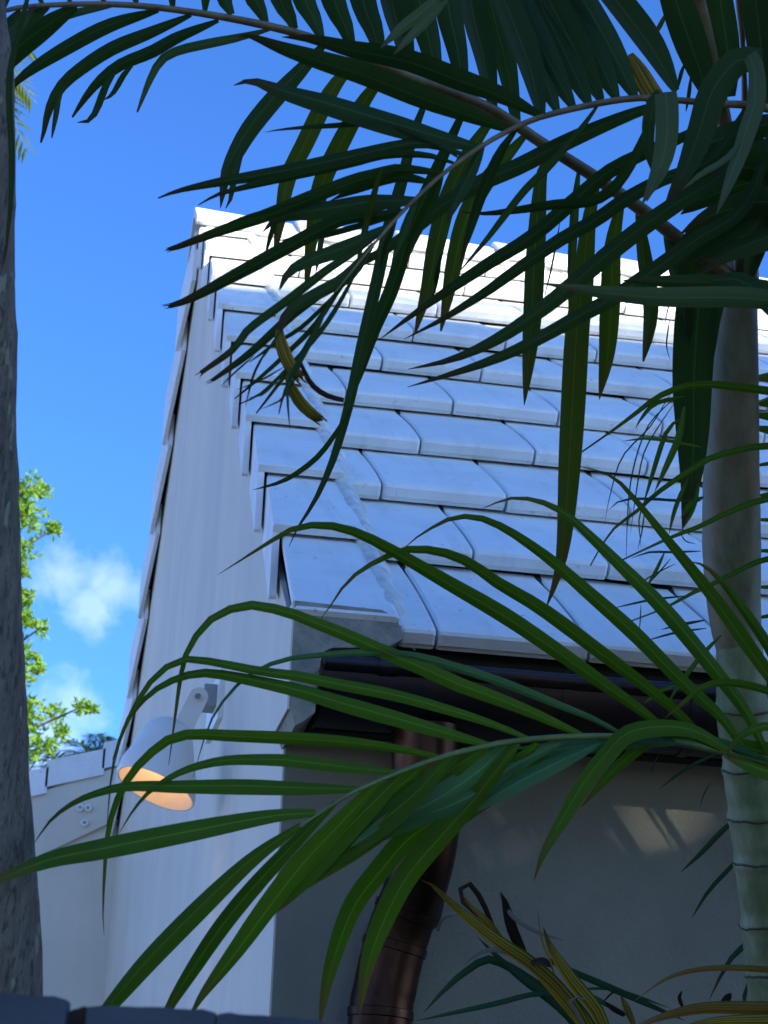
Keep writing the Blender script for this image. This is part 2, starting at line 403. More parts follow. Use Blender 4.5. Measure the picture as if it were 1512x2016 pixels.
# verge tiles: an L over the gable edge
def verge(fr, u0, u1, a, drop, first=False, up=1, plate=.19, parent=roof):
    """fr(x,u,n) slope frame with u running up the slope"""
    out = -a; th = .017; tuck = .027
    L = u1 - u0
    dz = drop
    MBv = MB()
    us = [0, .004, .06, L * .5, L]
    top = lambda u: NV - .034 * (u / L) - (.003 if u == 0 else 0)
    bot = lambda u: NV - .022 - .034 * (u / L)
    ox = lambda u: out + tuck * (u / L)
    V = []
    for u in us:
        for (x, n) in ((ox(u) + .004, top(u) - .0), (ox(u), top(u) - .004), (ox(u), bot(u)), (plate, bot(u)), (plate, top(u) - .004), (plate - .008, top(u)), ):
            V.append(SKW(fr(x, u0 + u, n)))
    n = 6; Fc = []
    for i in range(len(us) - 1):
        for k_ in range(n): Fc.append((i * n + k_, i * n + (k_ + 1) % n, (i + 1) * n + (k_ + 1) % n, (i + 1) * n + k_))
    Fc.append(tuple(range(n - 1, -1, -1))); Fc.append(tuple((len(us) - 1) * n + q for q in range(n)))
    MBv.add(V, Fc)
    if not first:
        # flange with a plumb front edge
        V = []
        for x_in in (0, th):
            for (u, lo) in ((0.002, 0), (L, 0), (L, 1), (.012 / 1, 2), (0.002, 3)):
                if lo == 0: p = fr(ox(u) + x_in, u0 + u, bot(u) + .001)
                else:
                    uu = {1: L, 2: .014, 3: .002}[lo]; cut = {1: dz, 2: dz, 3: dz - .012}[lo]
                    p = fr(ox(uu) + x_in, u0 + uu, bot(uu)); p = p + np.array([0, 0, -(cut - .022)])
                V.append(SKW(p))
        Fc = [(0, 1, 2, 3, 4), (9, 8, 7, 6, 5)] + [(i, 5 + i, 5 + (i + 1) % 5, (i + 1) % 5) for i in range(5)]
        MBv.add(V, Fc)
    return MBv.obj('verge_tile', M['tile'], parent, math.radians(24))
for j in range(10):
    u0 = j * EX - (EAVE if j == 0 else 0); u1 = (j + 1) * EX + .035
    if j == 9: u1 = D / cs + .02
    verge(RF, u0, u1, AV, .19, first=(j == 0))
RBu = lambda x, u, n: RB(x, -u, n)              # u negative below the ridge, rising to 0
broot = [o for o in house.children if o.name.startswith('roof')][1]
for i in range(10):
    s0 = .375 + EX * i
    verge(RBu, -s0, -s0 + EX + .04 if i else -.0, .0556, .245, parent=broot, plate=.3)
b = MB(); b.add([RB(.25, 0, .04), RB(.25, 4.6, .02), RB(XR, 4.6, .02), RB(XR, 0, .04)], [(0, 1, 2, 3)])
b.obj('far_tiling', M['tile'], broot)

# mortar strip along the verge tiles
V = []; ns = 150; Fc = []
for i in range(ns):
    u = -.06 + (D / cs - .1) * i / (ns - 1)
    xc = .196 + SKEW * u * cs
    fr = ((u + .0) % EX) / EX
    w = .030 + .006 * noise.noise((u * 7, 0, 0)) ; h = .066 - .02 * fr + .006 * noise.noise((u * 13, 3, 0))
    prof = [(-w * .9, .030), (-w * .7, h - .004), (-w * .15, h + .006 * noise.noise((u * 31, 7, 0))), (w * .5, h * .82 + .008 * noise.noise((u * 17, 5, 0))), (w * (1.25 + .5 * noise.noise((u * 9, 1, 9))), .030 - .02 * fr), (w * 1.5, -.01)]
    for (x, n) in prof: V.append(RF(xc + x, u, n))
n = 6
for i in range(ns - 1):
    for k_ in range(n - 1): Fc.append((i * n + k_, i * n + k_ + 1, (i + 1) * n + k_ + 1, (i + 1) * n + k_))
Fc.append(tuple(range(n)))
mesh_obj('mortar_strip', V, Fc, M['mortar'], roof, math.radians(60))

# ridge caps
zr = apexz
def ridge_cap(xa, i):
    L = .455; V = []; Fc = []
    for x, lift in ((xa, .030), (xa + .006, .033), (xa + L - .006, .003), (xa + L, 0)):
        pr = [(-.205, -.115), (-.2, -.088), (-.03, .040), (0, .052), (.03, .040), (.2, -.088), (.205, -.115), (.18, -.118), (0, .015), (-.18, -.118)]
        for (y, z) in pr: V.append(SKW((x, D + y, zr + .035 + lift + z)))
    n = 10
    for a in range(3):
        for k_ in range(n): Fc.append((a * n + k_, (a + 1) * n + k_, (a + 1) * n + (k_ + 1) % n, a * n + (k_ + 1) % n))
    Fc.append(tuple(range(n))); Fc.append(tuple(3 * n + q for q in range(n - 1, -1, -1)))
    return mesh_obj('ridge_tile', V, Fc, M['tile'], roof, math.radians(20))
for i in range(13): ridge_cap(-.042 + SKEW * 0 + .43 * i, i)
V = []; Fc = []; ns = 200
for i in range(ns):
    x = 0.0 + 5.4 * i / (ns - 1)
    for k_, (u, n) in enumerate(((9.02, .035), (9.06, .062), (9.2, .075), (9.4, .085))):
        uu = u * EX + .025 * noise.noise((x * 6, k_ * 3.1, 2)) + (.03 * abs(math.sin(x * 9.5)) if k_ < 2 else 0)
        V.append(SKW(RF(x, uu, n + .007 * noise.noise((x * 15, k_ * 2.0, 5)))))
for i in range(ns - 1):
    for k_ in range(3): Fc.append((i * 4 + k_, (i + 1) * 4 + k_, (i + 1) * 4 + k_ + 1, i * 4 + k_ + 1))
mesh_obj('ridge_mortar', V, Fc, M['mortar'], roof, math.radians(60))

# plastered eave corbel at the gable corner
ez = ZO
poly = [(-.027, .028), (.155, .024), (.182, .012), (.196, -.012), (.20, -.035), (.175, -.052), (.10, -.062), (.055, -.066), (.040, -.074), (.033, -.095),
        (.029, -.15), (.026, -.205), (.004, -.225), (-.012, -.235), (-.027, -.20)]
def corb(x, z, t): return (x + .002 * noise.noise((x * 40, z * 40, t)), -.088 + t, z + ez - (.0 if t == 0 else 0))
V, Fc = extrude(poly, corb, .225)
mesh_obj('eave_corbel', V, Fc, M['render'], house)
v, f = extrude([(-.0885, -.203), (.137, -.203), (.137, .0275), (-.0885, .0275)], lambda y, z, t: (-.0315 + t, y, z + ez), .004)
mesh_obj('corbel_cheek', v, f, M['gable'], house)
# fascia
b = MB(); b.box((.034, .085, ZO - .20), (XR, .134, ZO - .012)); b.obj('fascia', M['fascia'], house)
b = MB(); b.box((.034, .0, ZO - .06), (XR, .084, ZO - .035)); b.obj('soffit', M['fascia'], house)
# gutter
GY, GZ, GR = -.022, ZO - .113, .104
def half(r, m=16): return [(GY + r * math.cos(math.pi + math.pi * q / m), GZ + r * math.sin(math.pi + math.pi * q / m)) for q in range(m + 1)]
V = []; Fc = []
po = half(GR) + half(GR - .004)[::-1]
v, f = extrude(po, lambda y, z, t: (.034 + t, y, z), XR - .04)
gutter = mesh_obj('gutter', v, f, M['gutter'], house, math.radians(35))
v, f = sweep([(.034, GY - GR - .004, GZ + .004), (1.0, GY - GR - .004, GZ + .004), (XR, GY - GR - .004, GZ + .004)], [.0165] * 3, 14)
mesh_obj('gutter_bead', v, f, M['gutter'], gutter, math.radians(40))
ec = half(GR + .003)
v, f = extrude(ec, lambda y, z, t: (.030 + t, y, z), .006); mesh_obj('gutter_end', v, f, M['copper'], gutter)
pj = HIT(765, 1325, 1, GY - GR - .02)
v, f = sweep([(pj[0] - .018, GY - GR - .004, GZ + .004), (pj[0] + .018, GY - GR - .004, GZ + .004)], [.0195] * 2, 14)
mesh_obj('gutter_sleeve', v, f, M['gutter'], gutter, math.radians(40))
for px in (1085, 1330):
    q = HIT(px, 1330, 1, GY)[0]
    v, f = extrude(half(GR + .004) + half(GR + .0005)[::-1], lambda y, z, t: (q + t, y, z), .022); mesh_obj('gutter_strap', v, f, M['gutter'], gutter, math.radians(35))
# downpipe
q0 = HIT(838, 1470, 1, -.022)
pp = [np.array([q0[0], -.022, GZ - GR + .012]), HIT(839, 1520, 1, -.022), HIT(844, 1600, 1, -.018), HIT(836, 1675, 1, .0), HIT(815, 1755, 1, .03), HIT(787, 1830, 1, .052), HIT(770, 1890, 1, .060), HIT(757, 1950, 1, .064), HIT(748, 2012, 1, .065)]
pp.append(pp[-1] + np.array([-.006, 0, -.3])); pp.append(np.array([pp[-1][0] - .02, .065, 0.02]))
cp = crom(pp, 60)
pipe_v, pipe_f = sweep(cp, [.0645] * 60, 24)
pipe = mesh_obj('downpipe', pipe_v, pipe_f, M['copper'], house, math.radians(50))
for (i0, rr) in ((0, .085),):
    v, f = sweep(cp[0:4], [.074, .071, .068, .066], 24); mesh_obj('outlet_funnel', v, f, M['copper'], pipe, math.radians(50))
for yy in (1795, 1860, 1600, 2005):
    i = min(range(2, 58), key=lambda q: abs(1008 - F_PX * np.dot(cp[q] - CAM, upv) / np.dot(cp[q] - CAM, fwd) - yy))
    t = cp[i + 1] - cp[i]; t /= np.linalg.norm(t)
    v, f = sweep([cp[i] - t * .010, cp[i] - t * .008, cp[i] + t * .008, cp[i] + t * .010], [.064, .0675, .0675, .064], 24); mesh_obj('pipe_collar', v, f, M['copper'], pipe, math.radians(60))

# ------------------------------------------------------------------ low wing at the back left
wing = thing('side_wing', 'low white wing with stepped coping tiles beyond the gable', 'building')
YW = 6.1
def WP(x, y, off=0): return HIT(x, y, 1, YW + off)
# rake: coping flanges stepping down to the left, traced on the wing's own front plane
t1 = [(94, 1510), (206, 1474), (222, 1548), (117, 1585)]
t1p = [WP(*q, -.05) for q in t1]
dirr = (t1p[0] - t1p[1]); dirr /= np.linalg.norm(dirr)
step = np.linalg.norm(t1p[0] - t1p[1]); fall = t1p[3] - t1p[0]
A0 = t1p[1] - dirr * step * .02
def cope(i, o0):
    p = A0 + dirr * step * (i + (0 if i < 0 else 0)) - np.array([0, 0, .012 * i]) * 0
    q = p + dirr * step * 1.04
    dz = np.array([0, 0, -.135])
    lift = np.array([0, 0, .035])
    fr = [p, q + lift * 0, q + dz, p + dz]
    V = []
    for dy in (0, .5):
        off = np.array([0, dy + (-.02 + .02), 0])
        V += [fr[0] + off + (lift if 0 else 0), fr[1] + off + lift, fr[2] + off + lift, fr[3] + off]
    Fc = [(0, 1, 2, 3), (7, 6, 5, 4), (0, 4, 5, 1), (1, 5, 6, 2), (2, 6, 7, 3), (3, 7, 4, 0)]
    return mesh_obj('coping_tile', V, Fc, M['tile'], wing)
for i in (-1, 0, 1, 2, 3, 4, 5): cope(i, 0)
# wall under the rake with a thicker upper band
tb = WP(206, 1474)
def rakez(x): return A0[2] + (dirr[2] / dirr[0]) * (x - A0[0])
xl, xr_ = A0[0] - 5 * step, -.125
pw = [(xl, 0), (xr_, 0), (xr_, rakez(xr_) - .09), (xl, rakez(xl) - .09)]
v, f = extrude(pw, lambda x, z, t: (x, YW + .0 + t, z), .3); mesh_obj('wing_wall', v, f, M['gable'], wing)
bz = lambda x: rakez(x) - .115
c0 = WP(215, 1622); c1 = WP(66, 1692)
ms = (c1[2] - c0[2]) / (c1[0] - c0[0])
lz = lambda x: c0[2] + ms * (x - c0[0])
pw = [(xl, lz(xl)), (xr_, lz(xr_)), (xr_, bz(xr_)), (xl, bz(xl))]
v, f = extrude(pw, lambda x, z, t: (x, YW - .03 + t, z), .028); mesh_obj('wall_band', v, f, M['gable'], wing)
for (px, py) in ((157, 1590), (173, 1591), (166, 1620)):
    c = WP(px, py, -.038); mbx = MB(); r = .021
    v, f = sweep([c + np.array([0, .006, 0]), c - np.array([0, .012, 0])], [r, r * .9], 10); mbx.add(v, f)
    v, f = sweep([c - np.array([0, .0115, 0]), c - np.array([0, .016, 0])], [r * .45, r * .4], 8)
    o = mbx.obj('anchor_disc', M['whitemetal'], wing, math.radians(40)); mesh_obj('anchor_screw', v, f, M['greymetal'], o)

# ------------------------------------------------------------------ wall lamp (lit)
lamp = thing('wall_lamp', 'lit white bell-shaped spotlight on a bracket on the gable wall', 'lamp')
Mc = PX(306, 1553, 5.36); Tc = PX(333, 1424, 5.47)
ax = Tc - Mc; La = np.linalg.norm(ax); ax /= La
def lathe(c, ax, prof, n=32, cap=False):
    a = np.cross(ax, [1, .2, .1]); a /= np.linalg.norm(a); b_ = np.cross(ax, a); V = []; Fc = []
    for (h, r) in prof:
        for j in range(n):
            th = 2 * math.pi * j / n; V.append(c + ax * h + r * (math.cos(th) * a + math.sin(th) * b_))
    for i in range(len(prof) - 1):
        for j in range(n): Fc.append((i * n + j, i * n + (j + 1) % n, (i + 1) * n + (j + 1) % n, (i + 1) * n + j))
    if cap: Fc.append(tuple(range((len(prof) - 1) * n, len(prof) * n)))
    return V, Fc
R0 = .108
pro = [(.012, R0 * .985), (.0, R0 - .003), (-.001, R0), (.004, R0 + .003), (.05, R0 * .99), (La * .45, R0 * .86), (La * .75, R0 * .70), (La * .9, R0 * .58), (La * .98, R0 * .42), (La, R0 * .2), (La, .001)]
def slant(V):
    out = []
    for p in V:
        r_ = p - Mc; h = np.dot(r_, ax); x_ = np.dot(r_, rgt); out.append(p - ax * (.26 * x_ * max(0, 1 - h / (.7 * La))))
    return out
v, f = lathe(Mc, ax, pro); v = slant(v); mesh_obj('lamp_shade', v, f, M['whitemetal'], lamp, math.radians(50))
inn = [(.0, R0 - .003), (.05, R0 * .95), (La * .45, R0 * .82), (La * .7, R0 * .68), (La * .78, R0 * .4), (La * .78, .001)]
v, f = lathe(Mc, ax, inn); v = slant(v); mesh_obj('reflector', v, f, M['reflector'], lamp, math.radians(50))
bulb = Mc + ax * La * .70
v, f = lathe(bulb - ax * .03, ax, [(0, .001), (.006, .018), (.02, .027), (.036, .026), (.05, .018), (.06, .012)], 16)
mesh_obj('bulb', v, f, M['glow'], lamp, 3.2)
pl = bpy.data.lights.new('bulb_light', 'POINT'); pl.energy = .24; pl.color = (1.0, .56, .28); pl.shadow_soft_size = .028
plo = bpy.data.objects.new('bulb_light', pl); COL.objects.link(plo); plo.location = bulb - ax * .045 - upv * .02 + rgt * .02; plo.parent = lamp
# arm: two rounded cheeks, pivot and wall plate
def bar(p0, p1, w, th, name, mat, parent):
    p0, p1 = np.array(p0), np.array(p1); t = p1 - p0; L = np.linalg.norm(t); t /= L
    vw = (p0 + p1) / 2 - CAM; s_ = np.cross(t, vw); s_ /= np.linalg.norm(s_); nn = np.cross(t, s_)
    poly = [(w / 2 * math.cos(a), w / 2 * math.sin(a)) for a in np.linspace(math.pi / 2, 3 * math.pi / 2, 9)] + [(L + w / 2 * math.cos(a), w / 2 * math.sin(a)) for a in np.linspace(-math.pi / 2, math.pi / 2, 9)]
    v, f = extrude(poly, lambda a, b_, q: p0 + t * a + s_ * b_ + nn * (q - th / 2), th)
    return mesh_obj(name, v, f, mat, parent, math.radians(35))
arm = bar(PX(391, 1372, 5.46), PX(352, 1450, 5.44), .052, .03, 'pivot_arm', M['whitemetal'], lamp)
c = PX(390, 1370, 5.44)
v, f = sweep([c, c - fwd * .012], [.008, .008], 10); mesh_obj('pivot_screw', v, f, M['greymetal'], arm)
WN = np.array([1, -SKEW, 0.0]); WN /= np.linalg.norm(WN); W0 = np.array([WX, 0, 0.0])
pc = HITN(428, 1392, W0, WN)
ey = np.array([SKEW, 1, 0.0]); ey /= np.linalg.norm(ey)
def plate(hw, hh, t0, t1, name, dy=0, dz=0):
    V = []
    for t in (t0, t1):
        for (a, b_) in ((-hw, -hh), (hw, -hh), (hw, hh), (-hw, hh)): V.append(pc - WN * t + ey * (a + dy) + np.array([0, 0, b_ + dz]))
    return mesh_obj(name, V, [(0, 1, 2, 3), (7, 6, 5, 4), (0, 4, 5, 1), (1, 5, 6, 2), (2, 6, 7, 3), (3, 7, 4, 0)], M['greymetal'] if name != 'wall_plate' else M['whitemetal'], lamp)
plate(.16, .072, -.002, .014, 'wall_plate'); plate(.05, .03, .014, .05, 'bracket', -.05, .01)
v, f = sweep([PX(352, 1428, 5.43), PX(330, 1420, 5.45)], [.014, .014], 10); mesh_obj('thumb_screw', v, f, M['whitemetal'], lamp, math.radians(50))

# ------------------------------------------------------------------ palms
def wprof(s, base=.30, peak=.42, tip=.02, pw=1.0, tp=2.4):
    if s < peak: q = s / peak; return base + (1 - base) * (1 - (1 - q) ** 2.0)
    q = (s - peak) / (1 - peak); return tip + (1 - tip) * (1 - q ** tp) ** pw
def leaf(parent, pts, w, d0, d1, mat='leafd', tilt=None, fold=.16, base=.3, peak=.4, tip=.03, name='leaflet', m=None, torn=0, sag=0.0, tp=2.4):
    """one leaflet: pts are its line, d0/d1 the distances of base and tip, w its width in photo pixels"""
    P = np.array([(x, y) for x, y in pts], float)
    ln = np.sum(np.linalg.norm(np.diff(P, axis=0), axis=1))
    m = m or int(min(26, max(8, ln / 22)))
    C = crom(P, m); s = np.linspace(0, 1, m)
    dep = d0 + (d1 - d0) * s + sag * np.sin(math.pi * s)
    Q = np.array([PX(C[i, 0], C[i, 1], dep[i]) for i in range(m)])
    if tilt is None: tilt = random.uniform(-.55, .55)
    tw = random.uniform(-.25, .25)
    V = []; UV = []; Fc = []; us = (-1, -.55, 0, .55, 1)
    for i in range(m):
        t = Q[min(i + 1, m - 1)] - Q[max(i - 1, 0)]; t /= np.linalg.norm(t)
        vw = Q[i] - CAM; vw /= np.linalg.norm(vw)
        a = np.cross(t, vw); a /= max(np.linalg.norm(a), 1e-6); nn = np.cross(a, t)
        ang = tilt + tw * (s[i] - .5)
        sd = math.cos(ang) * a + math.sin(ang) * nn; nr = -math.sin(ang) * a + math.cos(ang) * nn
        hw = .5 * w * dep[i] / F_PX * wprof(s[i], base, peak, tip, 1.0, tp) / math.cos(ang)
        for u in us:
            e = 0.0
            if torn and s[i] > .93: e = random.uniform(-torn, torn)
            V.append(Q[i] + sd * (u * hw) + nr * (abs(u) * hw * fold * 2) + t * e * hw)
            UV.append((.5 + .5 * u, s[i]))
    for i in range(m - 1):
        for k_ in range(4): Fc.append((i * 5 + k_, i * 5 + k_ + 1, (i + 1) * 5 + k_ + 1, (i + 1) * 5 + k_))
    if torn:                                             # frayed end: a few splinters of unequal length
        e5 = [np.array(V[(m - 1) * 5 + q]) for q in range(5)]; t = Q[-1] - Q[-2]; t /= np.linalg.norm(t); wd = np.linalg.norm(e5[4] - e5[0])
        for q in range(5):
            l_ = wd * random.uniform(.4, 2.6) * torn; bb = len(V); p0 = e5[0] + (e5[4] - e5[0]) * (q / 5); p1 = e5[0] + (e5[4] - e5[0]) * ((q + .85) / 5)
            bend = (e5[4] - e5[0]) / max(wd, 1e-6) * l_ * random.uniform(-.35, .35)
            V += [p0 - t * wd * .3, p1 - t * wd * .3, p1 + t * l_ * .6 + bend * .4, p0 + t * l_ * .6 + bend * .4, (p0 + p1) / 2 + t * l_ + bend]
            UV += [(q / 5, .96), (q / 5 + .15, .96), (q / 5 + .15, .98), (q / 5, .98), (q / 5 + .08, 1)]
            Fc += [(bb, bb + 1, bb + 2, bb + 3), (bb + 3, bb + 2, bb + 4)]
    return mesh_obj(name, V, Fc, M[mat], parent, 3.2, UV)
def rachis(parent, pts, mat, name='frond'):
    """pts: x, y, depth, width px"""
    C = crom(pts, 40)
    v, f = sweep([PX(c[0], c[1], c[2]) for c in C], [max(.5 * c[3] * c[2] / F_PX, .0008) for c in C], 10)
    return mesh_obj(name, v, f, M[mat], parent, math.radians(60))

palm = thing('palm_tree', 'palm with smooth green crownshaft and ringed cane at the right', 'palm tree')
TD = 3.4
def stemline(pts, d): return crom([(x, y, d, w) for x, y, w in pts], 60)
C = stemline([(1455, 430, 52), (1453, 500, 70), (1450, 600, 82), (1444, 750, 98), (1440, 900, 109), (1440, 1050, 114), (1443, 1160, 109), (1449, 1235, 98), (1454, 1272, 90)], TD)
v, f = sweep([PX(c[0], c[1], c[2]) for c in C], [.5 * c[3] * c[2] / F_PX * (1 + .02 * noise.noise((c[1] * .02, 0, 0))) for c in C], 24)
mesh_obj('crownshaft', v, f, M['shaft'], palm, math.radians(60))
# ringed cane down to the ground
lowp = [(1454, 1262), (1458, 1310), (1462, 1400), (1474, 1500), (1485, 1600), (1498, 1700), (1512, 1830), (1530, 2000)]
ctr = [PX(x, y, TD) for x, y in lowp]
ctr.append(ctr[-1] + (ctr[-1] - ctr[-2]) * 1.6 + np.array([0, 0, 0])); ctr.append(np.array([ctr[-1][0] + .12, ctr[-1][1] - .02, -.05]))
cane = crom(ctr, 160)
def py_of(p): return 1008 - F_PX * np.dot(p - CAM, upv) / np.dot(p - CAM, fwd)
ys = np.array([py_of(p) for p in cane])
rings = [1395, 1512, 1605, 1697, 1818, 1915, 2030, 2150, 2290, 2450, 2620, 2800]
rad = []
for i, p in enumerate(cane):
    r = .5 * 104 * TD / F_PX; r *= .86 + .14 * min(1, max(0, (ys[i] - 1262) / 120))
    dmin = min(rings, key=lambda q: abs(q - ys[i])); dd = (ys[i] - dmin)
    r *= 1 + .07 * math.exp(-(dd / 9) ** 2) - .035 * math.exp(-((dd + 26) / 16) ** 2)
    rad.append(r)
v, f = sweep(cane, rad, 28)
trunk = mesh_obj('trunk', v, f, M['stem'], palm, math.radians(70))
for ry in rings:
    i = int(np.argmin(abs(ys - ry)))
    if 1 < i < 157:
        t = cane[i + 1] - cane[i]; t /= np.linalg.norm(t); q = cane[i]
        v, f = sweep([q - t * .0022, q - t * .0008, q + t * .0008, q + t * .0022], [rad[i] * .99, rad[i] * 1.012, rad[i] * 1.012, rad[i] * .99], 40)
        v = [p + t * (.0045 * noise.noise((j % 40 * .22, ry * .1, 0)) + .002 * noise.noise((j % 40 * .9, ry, 0))) for j, p in enumerate(v)]
        mesh_obj('leaf_scar', v, f, M['scar'], trunk, math.radians(70))

# ---- frond one: long arching frond from the crown to the top left
R1 = [(1475, 585, 3.40, 44), (1400, 517, 3.33, 34), (1339, 473, 3.30, 30), (1264, 413, 3.27, 28), (1163, 343, 3.22, 26), (1067, 282, 3.17, 24), (962, 212, 3.12, 22), (816, 156, 3.05, 20), (700, 108, 3.0, 18), (572, 62, 2.95, 17), (400, 27, 2.87, 14), (238, 9, 2.8, 12), (79, 11, 2.73, 10), (0, 23, 2.7, 9), (-90, 55, 2.65, 6)]
fr1 = rachis(palm, R1, 'rachis'); fr1['label'] = 'long arching frond with tan rachis reaching the top left'
R1a = np.array(R1)
def dep1(x): return float(np.interp(x, R1a[::-1, 0], R1a[::-1, 2]))
def L1(pts, w, mat='leafd', dd=None, **kw):
    d0 = dep1(pts[0][0]); dd = random.uniform(-.05, .12) if dd is None else dd
    return leaf(fr1, pts, w, d0, d0 + dd, mat, **kw)
# upper leaflets, leaving the frame at the top
for (bx_, by, tx, w) in ((403, 22, 404, 30), (340, 20, 330, 26), (270, 11, 255, 26), (205, 8, 185, 24), (140, 8, 115, 22), (85, 10, 55, 22), (457, 28, 443, 44), (524, 44, 502, 46), (580, 58, 550, 48), (633, 74, 600, 50), (694, 95, 657, 52), (752, 118, 713, 54), (806, 150, 770, 56), (862, 172, 825, 58), (915, 190, 880, 54), (970, 218, 925, 56), (1018, 250, 965, 52)):
    dx = tx - bx_; k_ = 1.0
    if bx_ < 420: L1([(bx_, by), (tx, -60), (tx + 1.2 * dx - 20, -220)], w)
    else: L1([(bx_, by), (bx_ + dx * .42, by * .5), (tx, -4), (tx + dx * 1.1, -by * 1.2 - 60), (tx + dx * 2.2 - 10, -by * 1.6 - 260)], w, base=.28, peak=.3)
# lower leaflets
low1 = [
 ([(150, 12), (90, 52), (30, 98), (-30, 160), (-70, 220)], 46, {}),
 ([(95, 12), (50, 40), (0, 90), (-50, 150)], 34, {}),
 ([(40, 20), (0, 70), (-50, 140)], 30, {}),
 ([(222, 12), (159, 24), (119, 38), (62, 88), (24, 138)], 17, dict(mat='leafp')),
 ([(312, 20), (218, 48), (139, 88), (60, 137), (22, 172), (8, 200)], 29, {}),
 ([(376, 29), (300, 61), (218, 95), (149, 141), (115, 175), (95, 216), (86, 258), (80, 281)], 27, dict(tip=.15)),
 ([(140, 150), (119, 182), (111, 228), (102, 272)], 12, dict(tip=.2)),
 ([(430, 40), (350, 72), (300, 100), (238, 126), (198, 156), (169, 190), (142, 231)], 25, dict(tip=.15)),
 ([(232, 135), (210, 165), (192, 210), (177, 236), (152, 241)], 15, dict(tip=.1)),
 ([(262, 128), (244, 147), (222, 184), (204, 197)], 12, dict(tip=.1)),
 ([(532, 58), (470, 74), (400, 88), (350, 100), (318, 118), (295, 157), (270, 221)], 19, dict(mat='leafp', tip=.2)),
 ([(640, 84), (590, 138), (535, 196), (490, 252), (462, 300), (446, 335), (440, 360), (434, 410)], 38, dict(peak=.45)),
 ([(483, 275), (470, 310), (459, 356), (452, 396), (444, 411)], 14, dict(tip=.1)),
 ([(706, 110), (651, 182), (600, 284), (568, 350), (553, 430), (543, 488)], 36, dict(tip=.25, torn=.6, mat='leafo')),
 ([(556, 400), (538, 450), (523, 500)], 11, dict(tip=.2)),
 ([(765, 138), (717, 200), (665, 295), (632, 370), (616, 462), (608, 520), (603, 567)], 37, dict(tip=.15, mat='leafo')),
 ([(640, 420), (631, 475), (621, 540)], 12, {}),
 ([(850, 170), (815, 260), (790, 360), (764, 451), (740, 560), (712, 680), (692, 772), (679, 825), (655, 905), (620, 985), (585, 1040), (569, 1076)], 25, dict(peak=.3, tip=.04, dd=-.05)),
 ([(925, 193), (880, 290), (840, 380), (809, 450), (772, 567), (737, 650), (711, 732), (690, 792)], 31, dict(mat='leafd', peak=.5)),
 ([(700, 780), (679, 822), (658, 858), (620, 905), (560, 946), (496, 965)], 11, dict(base=.1, peak=.5)),
 ([(978, 222), (925, 300), (888, 380), (863, 470), (845, 560), (828, 620), (818, 655)], 37, dict(mat='leafo', peak=.5, tip=.12)),
 ([(868, 500), (855, 570), (845, 600)], 10, {}),
 ([(1036, 265), (980, 330), (938, 390), (914, 445), (895, 520), (882, 585), (868, 652)], 38, dict(mat='leafo', peak=.45, tip=.1)),
 ([(1092, 298), (1066, 340), (1054, 480), (1047, 620), (1040, 710), (1032, 798)], 39, dict(mat='leafo', peak=.5)),
 ([(1140, 330), (1133, 400), (1127, 500), (1120, 620)], 18, dict(mat='leafo')),
 ([(1175, 352), (1158, 440), (1147, 560), (1135, 660), (1126, 820), (1112, 1040), (1098, 1130), (1076, 1194)], 49, dict(mat='leafo', peak=.45, tip=.05)),
 ([(1225, 392), (1208, 480), (1203, 600), (1196, 700), (1180, 787)], 40, dict(mat='leafo', peak=.5)),
 ([(1255, 410), (1266, 500), (1278, 590), (1277, 640), (1266, 712)], 32, dict(mat='leafo', peak=.5, tip=.1)),
 ([(1390, 500), (1376, 600), (1367, 740), (1366, 860), (1361, 950), (1344, 1042)], 82, dict(peak=.25, base=.7)),
 ([(1310, 452), (1330, 520), (1345, 600), (1350, 700)], 40, {}),
 ([(1420, 530), (1418, 560), (1396, 640), (1388, 760)], 44, {}),
]
for pts, w, kw in low1: L1(pts, w, **kw)
for pts, w in (([(1102, 440), (1085, 530), (1070, 590)], 4), ([(1330, 560), (1317, 600), (1308, 640)], 3), ([(1318, 630), (1312, 680), (1320, 710)], 3)):
    L1(pts, w, m=8)

# ---- clump stem outside the frame that carries the two nearer fronds
palm2 = thing('palm_tree', 'green palm reaching in from the right with near fronds in front of the cane', 'palm tree')
base2 = PX(1760, 1500, 2.95)
v, f = sweep([(base2[0] + .06, base2[1], -.05), (base2[0] + .02, base2[1], 1.0), tuple(base2), tuple(PX(1745, 900, 2.95)), tuple(PX(1735, 300, 2.95))], [.05, .045, .042, .034, .012], 20)
mesh_obj('trunk', v, f, M['stem'], palm2, math.radians(60))
R2 = [(1735, 420, 2.95, 34), (1640, 275, 2.92, 26), (1520, 215, 2.88, 18), (1395, 203, 2.83, 14), (1330, 197, 2.8, 13), (1256, 193, 2.77, 13), (1171, 205, 2.74, 13), (1066, 230, 2.7, 12), (1006, 255, 2.67, 11), (946, 289, 2.64, 10), (871, 343, 2.6, 9), (822, 387, 2.57, 8), (775, 436, 2.54, 7), (720, 500, 2.5, 5), (660, 575, 2.47, 3)]
fr2 = rachis(palm2, R2, 'rachis'); fr2['label'] = 'dark frond with torn leaflet tips crossing the ridge'
R2a = np.array(R2)
def dep2(x): return float(np.interp(x, R2a[::-1, 0], R2a[::-1, 2]))
def L2(pts, w, mat='leafd', dd=None, off=0.0, **kw):
    d0 = dep2(pts[0][0]) + off; dd = random.uniform(-.06, .08) if dd is None else dd
    return leaf(fr2, pts, w, d0, d0 + dd, mat, **kw)
